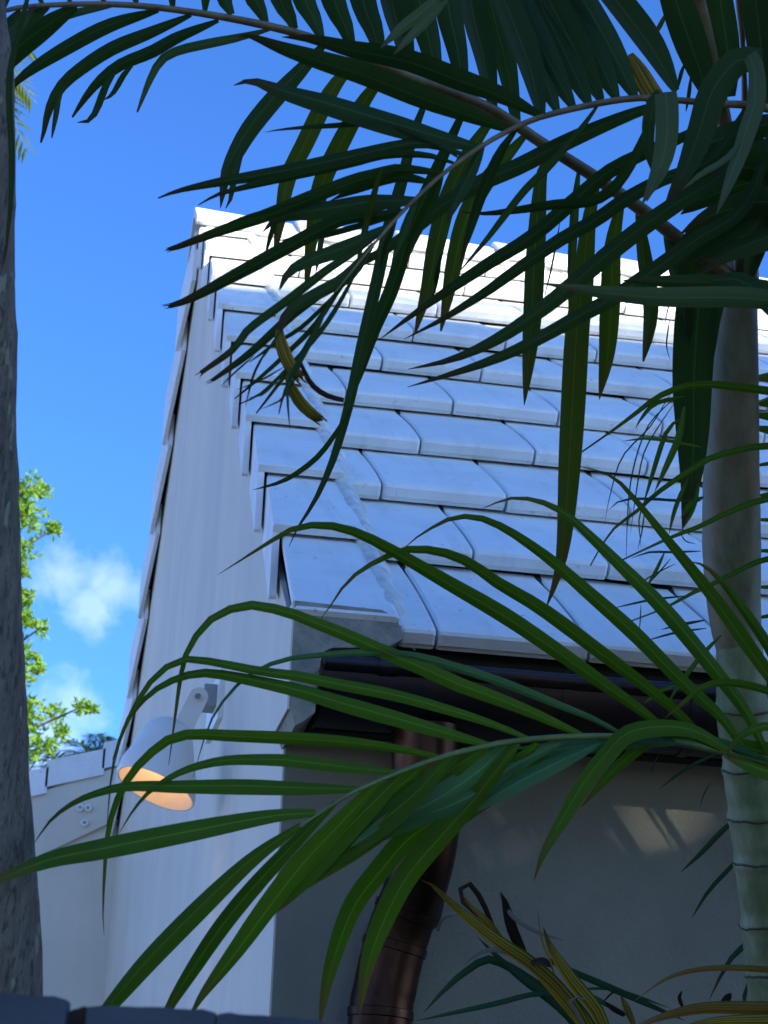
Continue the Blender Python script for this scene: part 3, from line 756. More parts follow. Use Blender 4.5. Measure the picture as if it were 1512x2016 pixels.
for pts, w in (([(1066, 230), (1042, 130), (1000, 20), (950, -100), (900, -240)], 54), ([(1128, 210), (1075, 110), (1025, 10), (960, -120), (900, -260)], 56), ([(1183, 198), (1135, 105), (1080, 0), (1010, -130), (950, -250)], 58),
               ([(1251, 192), (1205, 100), (1148, 0), (1080, -110), (1010, -230)], 56), ([(1331, 180), (1283, 95), (1207, -5), (1130, -95), (1050, -200)], 54), ([(1160, 206), (1110, 100), (1060, 0), (1000, -120)], 50), ([(1215, 196), (1170, 100), (1115, 0), (1050, -120)], 50), ([(1098, 220), (1060, 120), (1015, 0), (960, -120)], 46)):
    L2(pts, w, dd=.15, base=.25, peak=.32)
sides = [
 ([(1062, 227), (980, 187), (900, 158), (800, 121), (691, 99), (612, 78), (555, 73)], 44, {}),
 ([(1006, 257), (909, 222), (820, 190), (717, 149), (638, 124), (559, 98), (490, 71), (466, 72)], 46, {}),
 ([(945, 290), (860, 268), (800, 250), (717, 225), (638, 201), (559, 179), (505, 160), (480, 160), (460, 168)], 44, {}),
 ([(905, 312), (860, 285), (760, 245), (640, 248), (560, 254), (518, 261)], 12, {}),
 ([(915, 305), (850, 284), (798, 284), (700, 306), (644, 318), (554, 337), (432, 358), (353, 375), (311, 390)], 27, dict(tip=.1)),
 ([(895, 322), (840, 306), (760, 305), (700, 319), (644, 332), (554, 352), (470, 372), (427, 384), (390, 404)], 19, dict(tip=.1)),
 ([(872, 341), (788, 334), (740, 346), (700, 357), (617, 389), (525, 426), (432, 457), (353, 486), (332, 492)], 28, dict(tip=.3, torn=.7)),
 ([(620, 384), (538, 412), (470, 432), (427, 449)], 9, {}),
 ([(850, 360), (780, 350), (700, 375), (650, 395)], 22, {}),
 ([(816, 393), (729, 397), (660, 408), (617, 414), (560, 424), (534, 438), (516, 458)], 36, dict(base=.4)),
 ([(795, 415), (740, 425), (670, 434), (591, 474), (485, 531), (379, 587), (334, 603)], 29, dict(tip=.35, torn=1.0)),
 ([(785, 424), (700, 448), (640, 464), (590, 470), (541, 474)], 13, {}),
 ([(768, 444), (703, 476), (650, 497), (605, 513), (568, 535), (551, 568)], 30, dict(tip=.15, torn=.5)),
 ([(755, 455), (697, 497), (644, 531), (565, 592), (490, 648), (459, 688), (397, 733)], 18, dict(tip=.5, torn=.8)),
 ([(740, 475), (690, 530), (645, 566), (581, 614), (530, 660), (486, 699), (417, 749)], 19, dict(tip=.4, torn=.8)),
 ([(735, 480), (690, 540), (640, 570), (585, 600), (562, 622), (550, 650)], 26, dict(tip=.5)),
 ([(549, 645), (550, 668), (560, 700), (575, 728), (589, 743)], 27, dict(mat='leafoc', base=.5, tip=.8, peak=.5, torn=.4)),
 ([(592, 715), (605, 745), (622, 766), (648, 781), (677, 788)], 11, dict(mat='leafbr', base=.6, tip=.8, peak=.5)),
 ([(568, 728), (570, 756), (590, 793), (612, 815), (629, 828)], 24, dict(mat='leafoc', base=.3, tip=.8, peak=.6, torn=.4)),
 ([(720, 500), (671, 565), (620, 640), (560, 700), (510, 745), (462, 785)], 11, dict(tip=.2)),
 ([(715, 505), (680, 575), (640, 640), (590, 700), (520, 770), (470, 796)], 10, dict(tip=.2)),
 ([(660, 575), (597, 690), (545, 760), (504, 814)], 9, dict(tip=.3)),
 ([(655, 580), (610, 680), (565, 760), (549, 815)], 8, dict(tip=.3)),
 ([(600, 690), (569, 740), (566, 790), (571, 848)], 6, dict(mat='leafx')),
 ([(680, 560), (600, 640), (545, 675), (510, 700), (491, 713)], 9, dict(tip=.2)),
 ([(530, 680), (503, 730), (492, 765), (483, 801)], 5, {}),
 ([(560, 722), (515, 748), (465, 768)], 4, {}), ([(570, 720), (520, 775), (485, 783)], 4, {}), ([(600, 700), (560, 780), (512, 806)], 5, {}), ([(560, 640), (520, 700), (508, 716)], 5, {}), ([(500, 700), (460, 735), (433, 762)], 4, {}),
]
for pts, w, kw in sides: L2(pts, w, **kw)
right = [
 ([(1340, 198), (1275, 213), (1202, 240), (1112, 280), (1020, 327), (940, 362), (870, 405), (815, 450), (760, 490), (700, 525), (645, 572)], 34, {}),
 ([(1430, 206), (1360, 262), (1278, 297), (1203, 335), (1140, 386), (1050, 463), (967, 515), (888, 567), (809, 622), (748, 668)], 30, {}),
 ([(1470, 210), (1400, 315), (1310, 350), (1237, 388), (1169, 435), (1102, 472), (1000, 543), (960, 572), (875, 626), (795, 668)], 28, {}),
 ([(1500, 212), (1430, 335), (1339, 395), (1271, 442), (1203, 495), (1135, 553), (1080, 598), (988, 662), (894, 706), (803, 727)], 36, {}),
 ([(1530, 218), (1470, 400), (1372, 470), (1290, 530), (1210, 585), (1148, 618), (1035, 680), (950, 716), (850, 748), (802, 762)], 32, {}),
 ([(1545, 225), (1510, 350), (1440, 440), (1355, 490), (1290, 530), (1262, 546)], 54, {}),
 ([(1180, 204), (1140, 260), (1080, 330), (1030, 380), (960, 470), (900, 540)], 16, {}),
 ([(1300, 198), (1240, 330), (1180, 392), (1085, 405), (1000, 417), (950, 421), (907, 417)], 22, {}),
 ([(1560, 232), (1530, 330), (1450, 330), (1370, 360), (1320, 395)], 60, {}),
 ([(1580, 240), (1560, 380), (1480, 400), (1400, 425), (1340, 460)], 58, {}),
 ([(1600, 250), (1570, 430), (1500, 470), (1430, 500), (1370, 545)], 50, {}),
 ([(1020, 250), (985, 300), (950, 380), (930, 440), (905, 520)], 22, {}),
 ([(951, 287), (920, 350), (895, 400), (880, 440)], 26, {}),
 ([(871, 345), (850, 400), (815, 470), (795, 530)], 24, {}),
 ([(822, 388), (800, 440), (770, 520)], 16, {}),
 ([(775, 438), (755, 480), (748, 530)], 14, {}),
 ([(752, 330), (735, 390), (715, 470), (700, 540)], 14, dict(mat='leafo')),
]
for pts, w, kw in right: L2(pts, w, **kw)
# broad leaves crowding the top right corner, from the crown above
fr4 = rachis(palm, [(1470, 560, 3.4, 40), (1440, 330, 3.15, 34), (1412, 170, 3.0, 30), (1374, 0, 2.95, 29), (1330, -160, 2.9, 22)], 'rachis')
fr4['label'] = 'upright frond with a thick tan stalk at the top right'
fr5 = rachis(palm, [(1475, 560, 3.4, 40), (1470, 330, 3.2, 24), (1464, 120, 3.05, 10), (1456, 0, 3.0, 17), (1440, -160, 2.9, 15)], 'rachis')
def L4(par, pts, w, d0, d1, mat='leafd', **kw): return leaf(par, pts, w, d0, d1, mat, **kw)
L4(fr4, [(1400, 205), (1375, 130), (1330, 0), (1290, -150)], 66, 2.95, 2.9, base=.2)
L4(fr4, [(1440, 190), (1432, 100), (1418, 0), (1400, -140)], 56, 2.98, 2.95)
L4(fr5, [(1512, 210), (1500, 110), (1487, 0), (1470, -140)], 62, 2.95, 2.9)
L4(fr5, [(1545, 240), (1530, 110), (1520, 0), (1500, -140)], 60, 2.97, 2.9)
L4(fr4, [(1500, 118), (1458, 116), (1425, 145), (1398, 190), (1380, 250), (1350, 330), (1310, 400)], 58, 2.74, 2.7, base=.8, peak=.35)
L4(fr4, [(1474, 108), (1486, 140), (1486, 200), (1474, 240), (1455, 300), (1430, 370), (1411, 421)], 36, 2.70, 2.62, 'leafp', base=.8, peak=.3)
L4(fr4, [(1462, 270), (1430, 312), (1379, 343), (1341, 376)], 13, 2.66, 2.62, 'leafp')
L4(fr4, [(1310, 181), (1313, 200), (1313, 270), (1302, 325), (1282, 370), (1264, 402)], 46, 2.62, 2.6, 'leafp', base=.95, peak=.2, tilt=.1)
L4(fr4, [(1300, 181), (1284, 210), (1278, 280), (1284, 340)], 26, 2.66, 2.64, base=.6)
L4(fr4, [(1300, 330), (1282, 372), (1273, 398)], 12, 2.6, 2.6, 'leafp')
L4(fr4, [(1237, 108), (1256, 140), (1275, 172), (1295, 200)], 40, 2.86, 2.84, 'leafoc', base=.5, tip=.9, peak=.6, name='leaf_sheath')
L4(fr2, [(880, -20), (830, 25), (790, 55), (748, 96)], 24, 2.62, 2.6, 'leafp')
L4(fr2, [(880, 0), (840, 40), (812, 68), (774, 108)], 20, 2.6, 2.58, 'leafp')
L4(fr4, [(1312, 25), (1300, 50), (1282, 80)], 10, 3.0, 3.0, 'leafo'); L4(fr4, [(1348, 125), (1340, 150), (1334, 178)], 8, 3.0, 3.0); L4(fr4, [(1360, 150), (1355, 190), (1350, 222)], 8, 3.0, 3.0)
L4(fr4, [(1600, 610), (1512, 592), (1440, 586), (1305, 586), (1203, 578), (1118, 566), (1068, 558)], 42, 2.62, 2.58, 'leafp', tilt=.2, base=.6, peak=.3)
L4(fr4, [(1530, 560), (1406, 556), (1300, 554), (1223, 552)], 30, 2.7, 2.7)
L4(fr4, [(1400, 552), (1450, 550), (1500, 580), (1560, 660)], 40, 2.66, 2.6)
L4(fr5, [(1512, 400), (1492, 470), (1476, 530), (1470, 570)], 40, 2.9, 3.0, base=.6)
L4(fr5, [(1600, 320), (1530, 400), (1500, 440)], 40, 2.9, 2.95)
L4(fr5, [(1430, 320), (1400, 300), (1340, 330)], 40, 2.95, 2.95, base=.6)
for (y0, y1) in ((230, 300), (280, 350), (330, 410), (390, 460), (440, 505)): L4(fr5, [(1560, y0), (1480, (y0 + y1) / 2 - 12), (1400, (y0 + y1) / 2 + 15), (1340, y1 + 12)], 52, 3.05, 3.0)

# ---- green frond crossing low in front of the gutter
R3 = [(1755, 1530, 2.95, 40), (1640, 1530, 2.93, 30), (1512, 1500, 2.9, 22), (1420, 1478, 2.87, 17), (1330, 1462, 2.85, 15), (1237, 1452, 2.82, 14), (1146, 1450, 2.8, 13), (1043, 1456, 2.77, 12), (957, 1469, 2.74, 12), (865, 1492, 2.7, 11), (782, 1522, 2.66, 9), (699, 1558, 2.62, 8), (640, 1594, 2.6, 6), (588, 1628, 2.57, 4)]
fr3 = rachis(palm2, R3, 'rachisg'); fr3['label'] = 'bright green frond crossing in front of the gutter'
R3a = np.array(R3)
def dep3(x): return float(np.interp(x, R3a[::-1, 0], R3a[::-1, 2]))
def L3(pts, w, mat='leafg', dd=None, off=0.0, **kw):
    d0 = dep3(pts[0][0]) + off; dd = random.uniform(-.12, .02) if dd is None else dd
    return leaf(fr3, pts, w, d0, d0 + dd, mat, **kw)
ups = [
 ([(1600, 1500), (1560, 1400), (1487, 1295), (1398, 1170), (1308, 1057), (1249, 983), (1204, 938), (1139, 917)], 29, {}),
 ([(1515, 1495), (1467, 1397), (1386, 1291), (1305, 1194), (1224, 1113), (1143, 1036), (1101, 1003), (1054, 984), (1002, 981), (946, 1003)], 32, {}),
 ([(1470, 1485), (1420, 1412), (1345, 1344), (1244, 1243), (1143, 1154), (1082, 1101), (1001, 1045), (940, 1019), (885, 1022), (825, 1055), (793, 1081)], 31, {}),
 ([(1400, 1472), (1345, 1415), (1285, 1364), (1183, 1287), (1062, 1198), (981, 1150), (925, 1110), (877, 1090), (825, 1082), (785, 1087), (719, 1118), (679, 1152), (650, 1194), (629, 1222)], 29, {}),
 ([(1320, 1458), (1285, 1417), (1183, 1344), (1062, 1259), (981, 1206), (877, 1146), (798, 1100), (745, 1070), (692, 1046), (634, 1034), (586, 1040), (550, 1056), (430, 1131)], 33, dict(tip=.02)),
 ([(1232, 1450), (1170, 1416), (1102, 1389), (1001, 1348), (900, 1314), (812, 1291), (707, 1285), (621, 1291), (583, 1294), (514, 1315), (464, 1352), (421, 1408), (398, 1467), (381, 1530)], 18, dict(mat='leaft', peak=.3)),
 ([(1147, 1448), (1062, 1409), (981, 1376), (900, 1346), (826, 1312), (754, 1282), (683, 1250), (611, 1222), (570, 1206), (514, 1193), (471, 1193), (415, 1219), (381, 1259), (362, 1299), (352, 1355), (342, 1431), (332, 1507)], 30, dict(peak=.3)),
 ([(1043, 1455), (981, 1429), (900, 1402), (778, 1368), (659, 1345), (585, 1330), (514, 1321), (431, 1305), (365, 1297), (315, 1322), (282, 1362), (255, 1410), (233, 1464), (219, 1530), (210, 1630)], 23, dict(peak=.3)),
 ([(962, 1466), (865, 1439), (765, 1410), (666, 1382), (600, 1362), (547, 1349), (448, 1329), (398, 1324), (348, 1335), (299, 1362), (262, 1402), (240, 1440), (221, 1497)], 32, dict(peak=.3)),
 ([(866, 1491), (765, 1472), (666, 1460), (547, 1453), (448, 1449), (381, 1446), (338, 1454), (299, 1481), (262, 1520), (233, 1570), (212, 1645), (203, 1781), (205, 1841)], 25, dict(peak=.35)),
 ([(786, 1520), (699, 1512), (600, 1500), (547, 1495), (448, 1496), (381, 1510), (335, 1530), (292, 1560), (259, 1600), (233, 1643)], 25, dict(peak=.35)),
 ([(712, 1553), (600, 1551), (481, 1547), (348, 1547), (249, 1547), (183, 1563), (139, 1583), (99, 1615), (65, 1663)], 31, dict(peak=.35)),
 ([(622, 1600), (531, 1607), (365, 1638), (200, 1671), (99, 1692), (0, 1730), (-60, 1755)], 43, dict(peak=.5, dd=-.40, tp=2.0)),
]
for pts, w, kw in ups: L3(pts, w, **{'tp': 1.25, 'base': .35, **kw})
downs = [
 ([(592, 1624), (498, 1689), (398, 1781), (299, 1881), (233, 1957), (190, 2012), (150, 2080)], 40, dict(peak=.5)),
 ([(660, 1580), (580, 1660), (498, 1748), (431, 1831), (365, 1930), (332, 1985), (300, 2050)], 34, dict(peak=.5)),
 ([(745, 1540), (670, 1622), (597, 1700), (531, 1785), (465, 1875), (398, 1962), (370, 2010)], 42, dict(peak=.4)),
 ([(800, 1516), (745, 1570), (680, 1635), (610, 1715), (560, 1770), (520, 1812)], 42, dict(peak=.45)),
 ([(840, 1503), (775, 1560), (700, 1635), (640, 1692), (596, 1742)], 40, dict(peak=.45, off=.03)),
 ([(915, 1480), (850, 1545), (770, 1615), (700, 1668), (640, 1712), (585, 1760)], 44, dict(peak=.5, off=.02)),
 ([(1000, 1464), (940, 1520), (850, 1580), (760, 1622), (690, 1668)], 38, dict(mat='leaft', off=.02)),
 ([(1090, 1460), (1000, 1540), (900, 1610), (835, 1680), (790, 1750), (765, 1800)], 34, dict(off=.04)),
 ([(880, 1490), (830, 1550), (760, 1610), (690, 1660), (640, 1700), (600, 1750)], 44, dict(peak=.45)),
 ([(960, 1470), (898, 1509), (798, 1583), (732, 1635), (666, 1690), (592, 1756)], 46, dict(peak=.45)),
 ([(1105, 1462), (997, 1515), (931, 1565), (831, 1608), (749, 1641), (666, 1687), (600, 1750)], 34, dict(mat='leaft')),
 ([(1180, 1462), (1100, 1500), (1030, 1535), (950, 1580), (890, 1612)], 30, dict(mat='leaft')),
 ([(1060, 1465), (930, 1572), (815, 1643), (749, 1716), (699, 1782), (666, 1863), (643, 1945), (628, 2030)], 38, dict(peak=.5)),
 ([(1020, 1462), (931, 1577), (865, 1650), (798, 1732), (749, 1830), (722, 1912), (708, 2000)], 42, dict(peak=.5, mat='leafg')),
 ([(1440, 1480), (1372, 1440), (1305, 1430), (1237, 1442), (1200, 1477), (1152, 1537), (1102, 1621), (1068, 1683), (1051, 1735)], 32, dict(mat='leafg', off=-.06)),
 ([(1420, 1476), (1352, 1444), (1305, 1448), (1254, 1476), (1203, 1523), (1169, 1560), (1142, 1592)], 22, dict(off=-.05)),
 ([(1330, 1462), (1220, 1460), (1100, 1475), (1010, 1500), (940, 1530)], 30, dict(mat='leaft', off=-.03)),
 ([(1512, 1498), (1400, 1462), (1250, 1456), (1120, 1466), (1000, 1475)], 24, dict(mat='leaft', off=-.03)),
 ([(1600, 1470), (1540, 1432), (1490, 1432), (1450, 1455), (1425, 1492)], 16, dict(off=-.1)),
 ([(1600, 1420), (1540, 1372), (1446, 1345), (1386, 1352), (1345, 1385), (1305, 1417)], 14, dict(off=-.1)),
 ([(1640, 1480), (1560, 1360), (1512, 1270), (1457, 1190), (1415, 1138), (1383, 1112), (1356, 1105)], 20, dict(off=-.05)),
 ([(1620, 1530), (1520, 1520), (1460, 1500), (1425, 1490)], 30, {}),
 ([(1580, 1440), (1530, 1480), (1480, 1475), (1440, 1450)], 34, {}),
]
for i_, (pts, w, kw) in enumerate(downs): L3(pts, w * (1.02 if i_ < 3 else 1.13), **kw)

# ---- young frond behind: thin drooping leaflets beside the cane
palm3 = thing('palm_tree', 'slender young palm with threadlike drooping leaflets behind the cane', 'palm tree')
pb = PX(1800, 1000, 3.3)
v, f = sweep([(pb[0], pb[1], -.05), tuple(pb), tuple(PX(1790, 700, 3.3))], [.035, .028, .010], 14); mesh_obj('trunk', v, f, M['stem'], palm3, math.radians(60))
def thinfrond(pts, w, subs):
    C = [(x, y, 3.22 - .12 * i / len(pts), w * (1 - .75 * i / len(pts))) for i, (x, y) in enumerate(pts)]
    fr = rachis(palm3, C, 'rachisg')
    for p, lw in subs: leaf(fr, p, lw, 3.12, 3.1, 'leafg' if lw > 6 else 'leafx')
    leaf(fr, pts, w * 1.6, 3.2, 3.1, 'leafg', base=.8, peak=.2)
thinfrond([(1795, 800), (1650, 790), (1512, 770), (1457, 763), (1398, 757), (1344, 762), (1293, 783), (1249, 816), (1204, 849), (1145, 890)], 11,
          [([(1347, 780), (1290, 795), (1262, 825), (1250, 845)], 9), ([(1347, 800), (1335, 860), (1310, 920), (1288, 970)], 14), ([(1346, 820), (1318, 840), (1303, 872), (1285, 930), (1266, 995)], 10), ([(1345, 770), (1310, 800), (1270, 850), (1240, 960), (1232, 1117)], 3), ([(1330, 790), (1290, 850), (1265, 900), (1248, 1000), (1240, 1060)], 3), ([(1320, 775), (1280, 840), (1225, 900), (1200, 980), (1190, 1035)], 3)])
thinfrond([(1795, 920), (1650, 880), (1512, 878), (1457, 885), (1398, 902), (1353, 929), (1293, 971), (1249, 1010), (1213, 1036), (1186, 1072), (1162, 1114)], 9,
          [([(1377, 950), (1365, 1000), (1344, 1042)], 9), ([(1355, 940), (1330, 1000), (1317, 1052)], 9), ([(1380, 985), (1330, 985), (1280, 982), (1225, 984), (1195, 1007)], 6), ([(1270, 995), (1265, 1040), (1255, 1085)], 3), ([(1380, 880), (1320, 868), (1270, 863), (1225, 869)], 7), ([(1300, 965), (1260, 1010), (1262, 1080)], 3)])
thinfrond([(1795, 1010), (1650, 975), (1512, 982), (1427, 1012), (1380, 1035), (1323, 1057), (1264, 1084), (1219, 1105)], 9,
          [([(1380, 1085), (1320, 1087), (1279, 1087), (1240, 1100)], 5), ([(1308, 1087), (1290, 1125), (1270, 1161)], 7), ([(1320, 1100), (1290, 1135), (1275, 1150)], 3), ([(1340, 1050), (1350, 1065), (1370, 1071)], 2.5), ([(1385, 978), (1360, 990), (1340, 1020)], 12)])
thinfrond([(1795, 1130), (1650, 1085), (1512, 1100), (1442, 1130), (1398, 1152), (1362, 1168), (1308, 1197), (1234, 1226)], 8,
          [([(1350, 1173), (1280, 1181), (1204, 1198)], 5), ([(1389, 1221), (1338, 1231), (1300, 1240)], 6), ([(1390, 1237), (1330, 1246), (1270, 1262)], 5), ([(1330, 1110), (1290, 1130), (1240, 1160)], 3), ([(1262, 1190), (1260, 1230), (1256, 1250)], 2.5), ([(1420, 1250), (1385, 1285), (1350, 1330), (1310, 1390)], 10), ([(1330, 1350), (1300, 1362), (1268, 1385)], 8)])
# added frond of the young palm, unseen to the right, whose leaflets break up the sun on the front wall
pw_ = HIT(1270, 1570, 1, .135) + to_sun * 1.0
fr7 = mesh_obj('frond', *sweep([pw_ + np.array([-.52, 0, .10]), pw_ + np.array([0, .01, .16]), pw_ + np.array([.4, 0, .20]), np.array([pb[0], pb[1], pw_[2] - .1])], [.002, .004, .006, .008], 8), M['rachisg'], palm3, math.radians(60))
for i in range(15):
    a0 = pw_ + np.array([-.50 + .060 * i + random.uniform(-.026, .026), random.uniform(-.02, .02), .10 + .006 * i]); dv = np.array([.72 + random.uniform(-.16, .16), random.uniform(-.12, .12), -.69 + random.uniform(-.1, .1)]); L_ = random.uniform(.16, .42); wv = np.array([.69, 0, .72]) * random.uniform(.008, .022)
    V = []; UV = []
    for q in range(9):
        t_ = q / 8; p = a0 + dv * L_ * t_ + np.array([0, 0, -.10 * t_ * t_]); w_ = wprof(t_, .3, .4, .03)
        V += [p - wv * w_, p, p + wv * w_]; UV += [(0, t_), (.5, t_), (1, t_)]
    mesh_obj('leaflet', V, [(3 * q + c_, 3 * q + c_ + 1, 3 * q + c_ + 4, 3 * q + c_ + 3) for q in range(8) for c_ in range(2)], M['leafg'], fr7, 3.2, UV)
fr6 = rachis(palm3, [(1795, 760, 3.45, 20), (1700, 740, 3.5, 14), (1560, 770, 3.6, 10), (1470, 800, 3.65, 4)], 'rachisg')
for y0, y1 in ((735, 742), (800, 792), (835, 818), (860, 842), (905, 915), (965, 975), (1030, 1022), (1090, 1083), (1160, 1155), (1205, 1215)):
    leaf(fr6, [(1700, y0 - 10), (1580, y0), (1500, y1), (1465, y1 + 8)], 26 if y0 < 870 else 13, 3.6, 3.65, 'leafg')
for pts, w in (([(1420, 1480), (1352, 1513), (1298, 1553)], 7), ([(1470, 1600), (1427, 1631), (1380, 1680), (1339, 1718)], 11), ([(1480, 1660), (1444, 1702), (1395, 1755), (1362, 1808)], 9), ([(1400, 1540), (1385, 1565), (1378, 1590)], 3), ([(1300, 1480), (1290, 1500), (1278, 1530)], 2.5)):
    leaf(fr6, pts, w, 3.6, 3.62, 'leafx')

# the crowns of the two stems outside the frame, leaning away to the right
def side_crown(t, c, n, L, seed):
    r = np.random.default_rng(seed); c = np.array(c, float)
    for i in range(n):
        az = math.radians(-62 + 124 * i / (n - 1)) + r.uniform(-.1, .1); el = r.uniform(.5, 1.2); hd = rgt * math.cos(az) + np.array([fwd[0], fwd[1], 0]) * math.sin(az); hd[2] = 0; hd /= np.linalg.norm(hd)
        path = [c + hd * L * q * math.cos(el) * (1 + .2 * q) + np.array([0, 0, L * (q * math.sin(el) - .55 * q * q)]) for q in np.linspace(0, 1, 14)]
        v, f = sweep(path, [.011 * (1 - .85 * q / 13) for q in range(14)], 6); fo = mesh_obj('frond', v, f, M['rachisg'], t, math.radians(60))
        side = np.cross(hd, [0, 0, 1.0]); V = []; Fc = []; UV = []
        for q in np.linspace(2.2, 12.8, 22):
            a = int(q); p = path[a] + (path[a + 1] - path[a]) * (q - a); td = path[a + 1] - path[a]; td /= np.linalg.norm(td); ll = L * .42 * math.sin(math.pi * (.15 + .75 * q / 13)) + .05
            for sg in (-1, 1):
                d1 = td * .6 + side * sg * .8 + np.array([0, 0, r.uniform(-.1, .15)]); d1 /= np.linalg.norm(d1); wv = np.cross(d1, [0, 0, 1.0]); wv /= np.linalg.norm(wv)
                for k_ in range(7):
                    tt = k_ / 6; w_ = .016 * wprof(tt); pp_ = p + d1 * ll * tt + np.array([0, 0, -.35 * ll * tt * tt]); V += [pp_ - wv * w_, pp_ + wv * w_]; UV += [(0, tt), (1, tt)]
                b0 = len(V) - 14; Fc += [(b0 + 2 * k_, b0 + 2 * k_ + 1, b0 + 2 * k_ + 3, b0 + 2 * k_ + 2) for k_ in range(6)]
        mesh_obj('leaflets', V, Fc, M['leafd'], fo, 3.2, UV)
side_crown(palm2, PX(1735, 300, 2.95), 7, 1.0, 4); side_crown(palm3, PX(1790, 700, 3.3), 6, .7, 6)

# ------------------------------------------------------------------ dying strap-leaved plant
dr = thing('strap_leaf_plant', 'dying strap-leaved plant with yellow striped leaves and curled brown tips', 'plant')
sb = PX(1190, 2090, 3.5)
v, f = sweep([(sb[0], sb[1], -.03), (sb[0] + .02, sb[1], .8), tuple(sb)], [.022, .02, .018], 12); mesh_obj('stem', v, f, M['wood'], dr, math.radians(60))
for pts, w, mat, d in [
 ([(1190, 2085), (1119, 1971), (1051, 1903), (988, 1860), (925, 1811), (877, 1768), (853, 1744), (828, 1732)], 27, 'leafy', 3.4),
 ([(1200, 2085), (1180, 2000), (1128, 1932), (1085, 1868), (1070, 1826)], 28, 'leafy', 3.36),
 ([(1190, 2090), (1148, 2010), (1070, 1920), (1035, 1890), (1010, 1868)], 34, 'leafy', 3.42),
 ([(1034, 1884), (1012, 1840), (1001, 1806), (995, 1780), (986, 1756)], 22, 'leafbr', 3.42),
 ([(984, 1758), (994, 1780), (1012, 1808), (1040, 1826), (1070, 1840), (1114, 1852)], 9, 'leafgr', 3.40),
 ([(976, 1836), (960, 1800), (949, 1775), (930, 1745), (915, 1738), (907, 1748), (911, 1775), (930, 1795), (950, 1815)], 11, 'leafbr', 3.45),
 ([(1000, 1870), (960, 1815), (930, 1790), (908, 1760)], 14, 'leafoc', 3.46),
 ([(1160, 2060), (1109, 1990), (1012, 1913), (940, 1845)], 17, 'leafx', 3.5),
 ([(1150, 2000), (983, 1894), (925, 1908), (877, 1947), (833, 1995)], 17, 'leafx', 3.5),
 ([(1120, 1960), (1051, 1957), (974, 1976), (819, 2010)], 11, 'leafx', 3.48),
 ([(1080, 1890), (1114, 1908), (1216, 1952), (1303, 1990), (1350, 2010)], 14, 'leafx', 3.5),
 ([(1120, 1940), (1138, 1947), (1191, 1976), (1250, 2005)], 10, 'leafx', 3.5),
 ([(1130, 1947), (1216, 1949), (1322, 1986)], 6, 'leafx', 3.5),
 ([(1060, 1900), (1012, 1879), (964, 1869), (925, 1889), (912, 1902)], 11, 'leafgr', 3.4),
 ([(862, 1834), (866, 1815), (880, 1803), (908, 1801)], 10, 'leafgr', 3.5),
 ([(875, 1768), (866, 1800), (858, 1830)], 9, 'leafbr', 3.5),
 ([(1100, 1960), (1085, 1895), (1066, 1850), (1059, 1790)], 5, 'leafy', 3.4),
 ([(1045, 1895), (1070, 1892), (1085, 1905)], 16, 'leafbr', 3.38),
 ([(1180, 2080), (1130, 1985), (1120, 1965), (1135, 1962), (1160, 1970)], 9, 'leafgr', 3.36),
 ([(1250, 2020), (1235, 1985), (1222, 1960)], 14, 'leafoc', 3.45),
 ([(1230, 2000), (1205, 1985), (1190, 1972)], 10, 'leafbr', 3.45),
 ([(1190, 1970), (1205, 1955), (1220, 1950)], 4, 'leafbr', 3.45),
 ([(1345, 1985), (1338, 1965), (1343, 1950)], 8, 'leafbr', 3.5)]:
    leaf(dr, pts, w, d, d - .04, mat, name='leaf', base=.6, torn=.3)
dr2 = thing('strap_leaf_plant', 'orange edged strap leaves arching across the bottom right corner', 'plant')
sb = PX(1700, 2080, 3.1)
v, f = sweep([(sb[0], sb[1], -.03), (sb[0] + .01, sb[1], .8), tuple(sb)], [.022, .02, .018], 12); mesh_obj('stem', v, f, M['wood'], dr2, math.radians(60))
for pts, w, mat, d in [
 ([(1690, 2060), (1600, 1990), (1512, 1986), (1385, 1986), (1300, 2004), (1230, 2030)], 26, 'leafor', 3.05),
 ([(1690, 2065), (1600, 2010), (1512, 2008), (1400, 2012), (1320, 2030)], 24, 'leafy', 3.04),
 ([(1690, 2060), (1600, 1930), (1491, 1908), (1385, 1908), (1312, 1927), (1249, 1971)], 13, 'leafor', 3.08),
 ([(1690, 2060), (1520, 1860), (1458, 1869), (1424, 1913), (1395, 1971)], 15, 'leafx', 3.6),
 ([(1690, 2060), (1500, 1960), (1470, 1940), (1465, 1980), (1470, 2010)], 16, 'leafx', 3.6),
 ([(1420, 1985), (1432, 1965), (1440, 1955)], 16, 'leafbr', 3.5)]:
    leaf(dr2, pts, w, d, d - .04, mat, name='leaf', base=.6)

# ------------------------------------------------------------------ grey trunk at the left edge
tl = thing('palm_tree', 'thick grey trunk with lichen spots along the left edge', 'tree')
edge = [(8, 0), (21, 130), (26, 300), (28, 700), (34, 950), (45, 1250), (55, 1500), (67, 1700), (79, 1880), (86, 2016), (100, 2300)]
Rp = .13; d_ = 2.45; rp = Rp * F_PX / d_
pts = [PX(x - rp, y, d_) for x, y in edge]; pts = [pts[0] * 2 - pts[1] * 1.0 + np.array([-.03, 0, .35])] + pts
ddir = pts[-1] - pts[-2]; pts.append(pts[-1] + ddir * (pts[-1][2] + .05) / -ddir[2])
Ct = crom(pts, 200)
V, Fc = sweep(Ct, [Rp] * 200, 64)
V = [tuple(np.array(p) + (np.array(p) - Ct[i // 64]) / Rp * (.004 * noise.noise((p[0] * 14, p[1] * 14, p[2] * 9)) + .002 * noise.noise((p[0] * 60, p[1] * 60, p[2] * 25)))) for i, p in enumerate(V)]
mesh_obj('trunk', V, Fc, M['bark'], tl, math.radians(80))
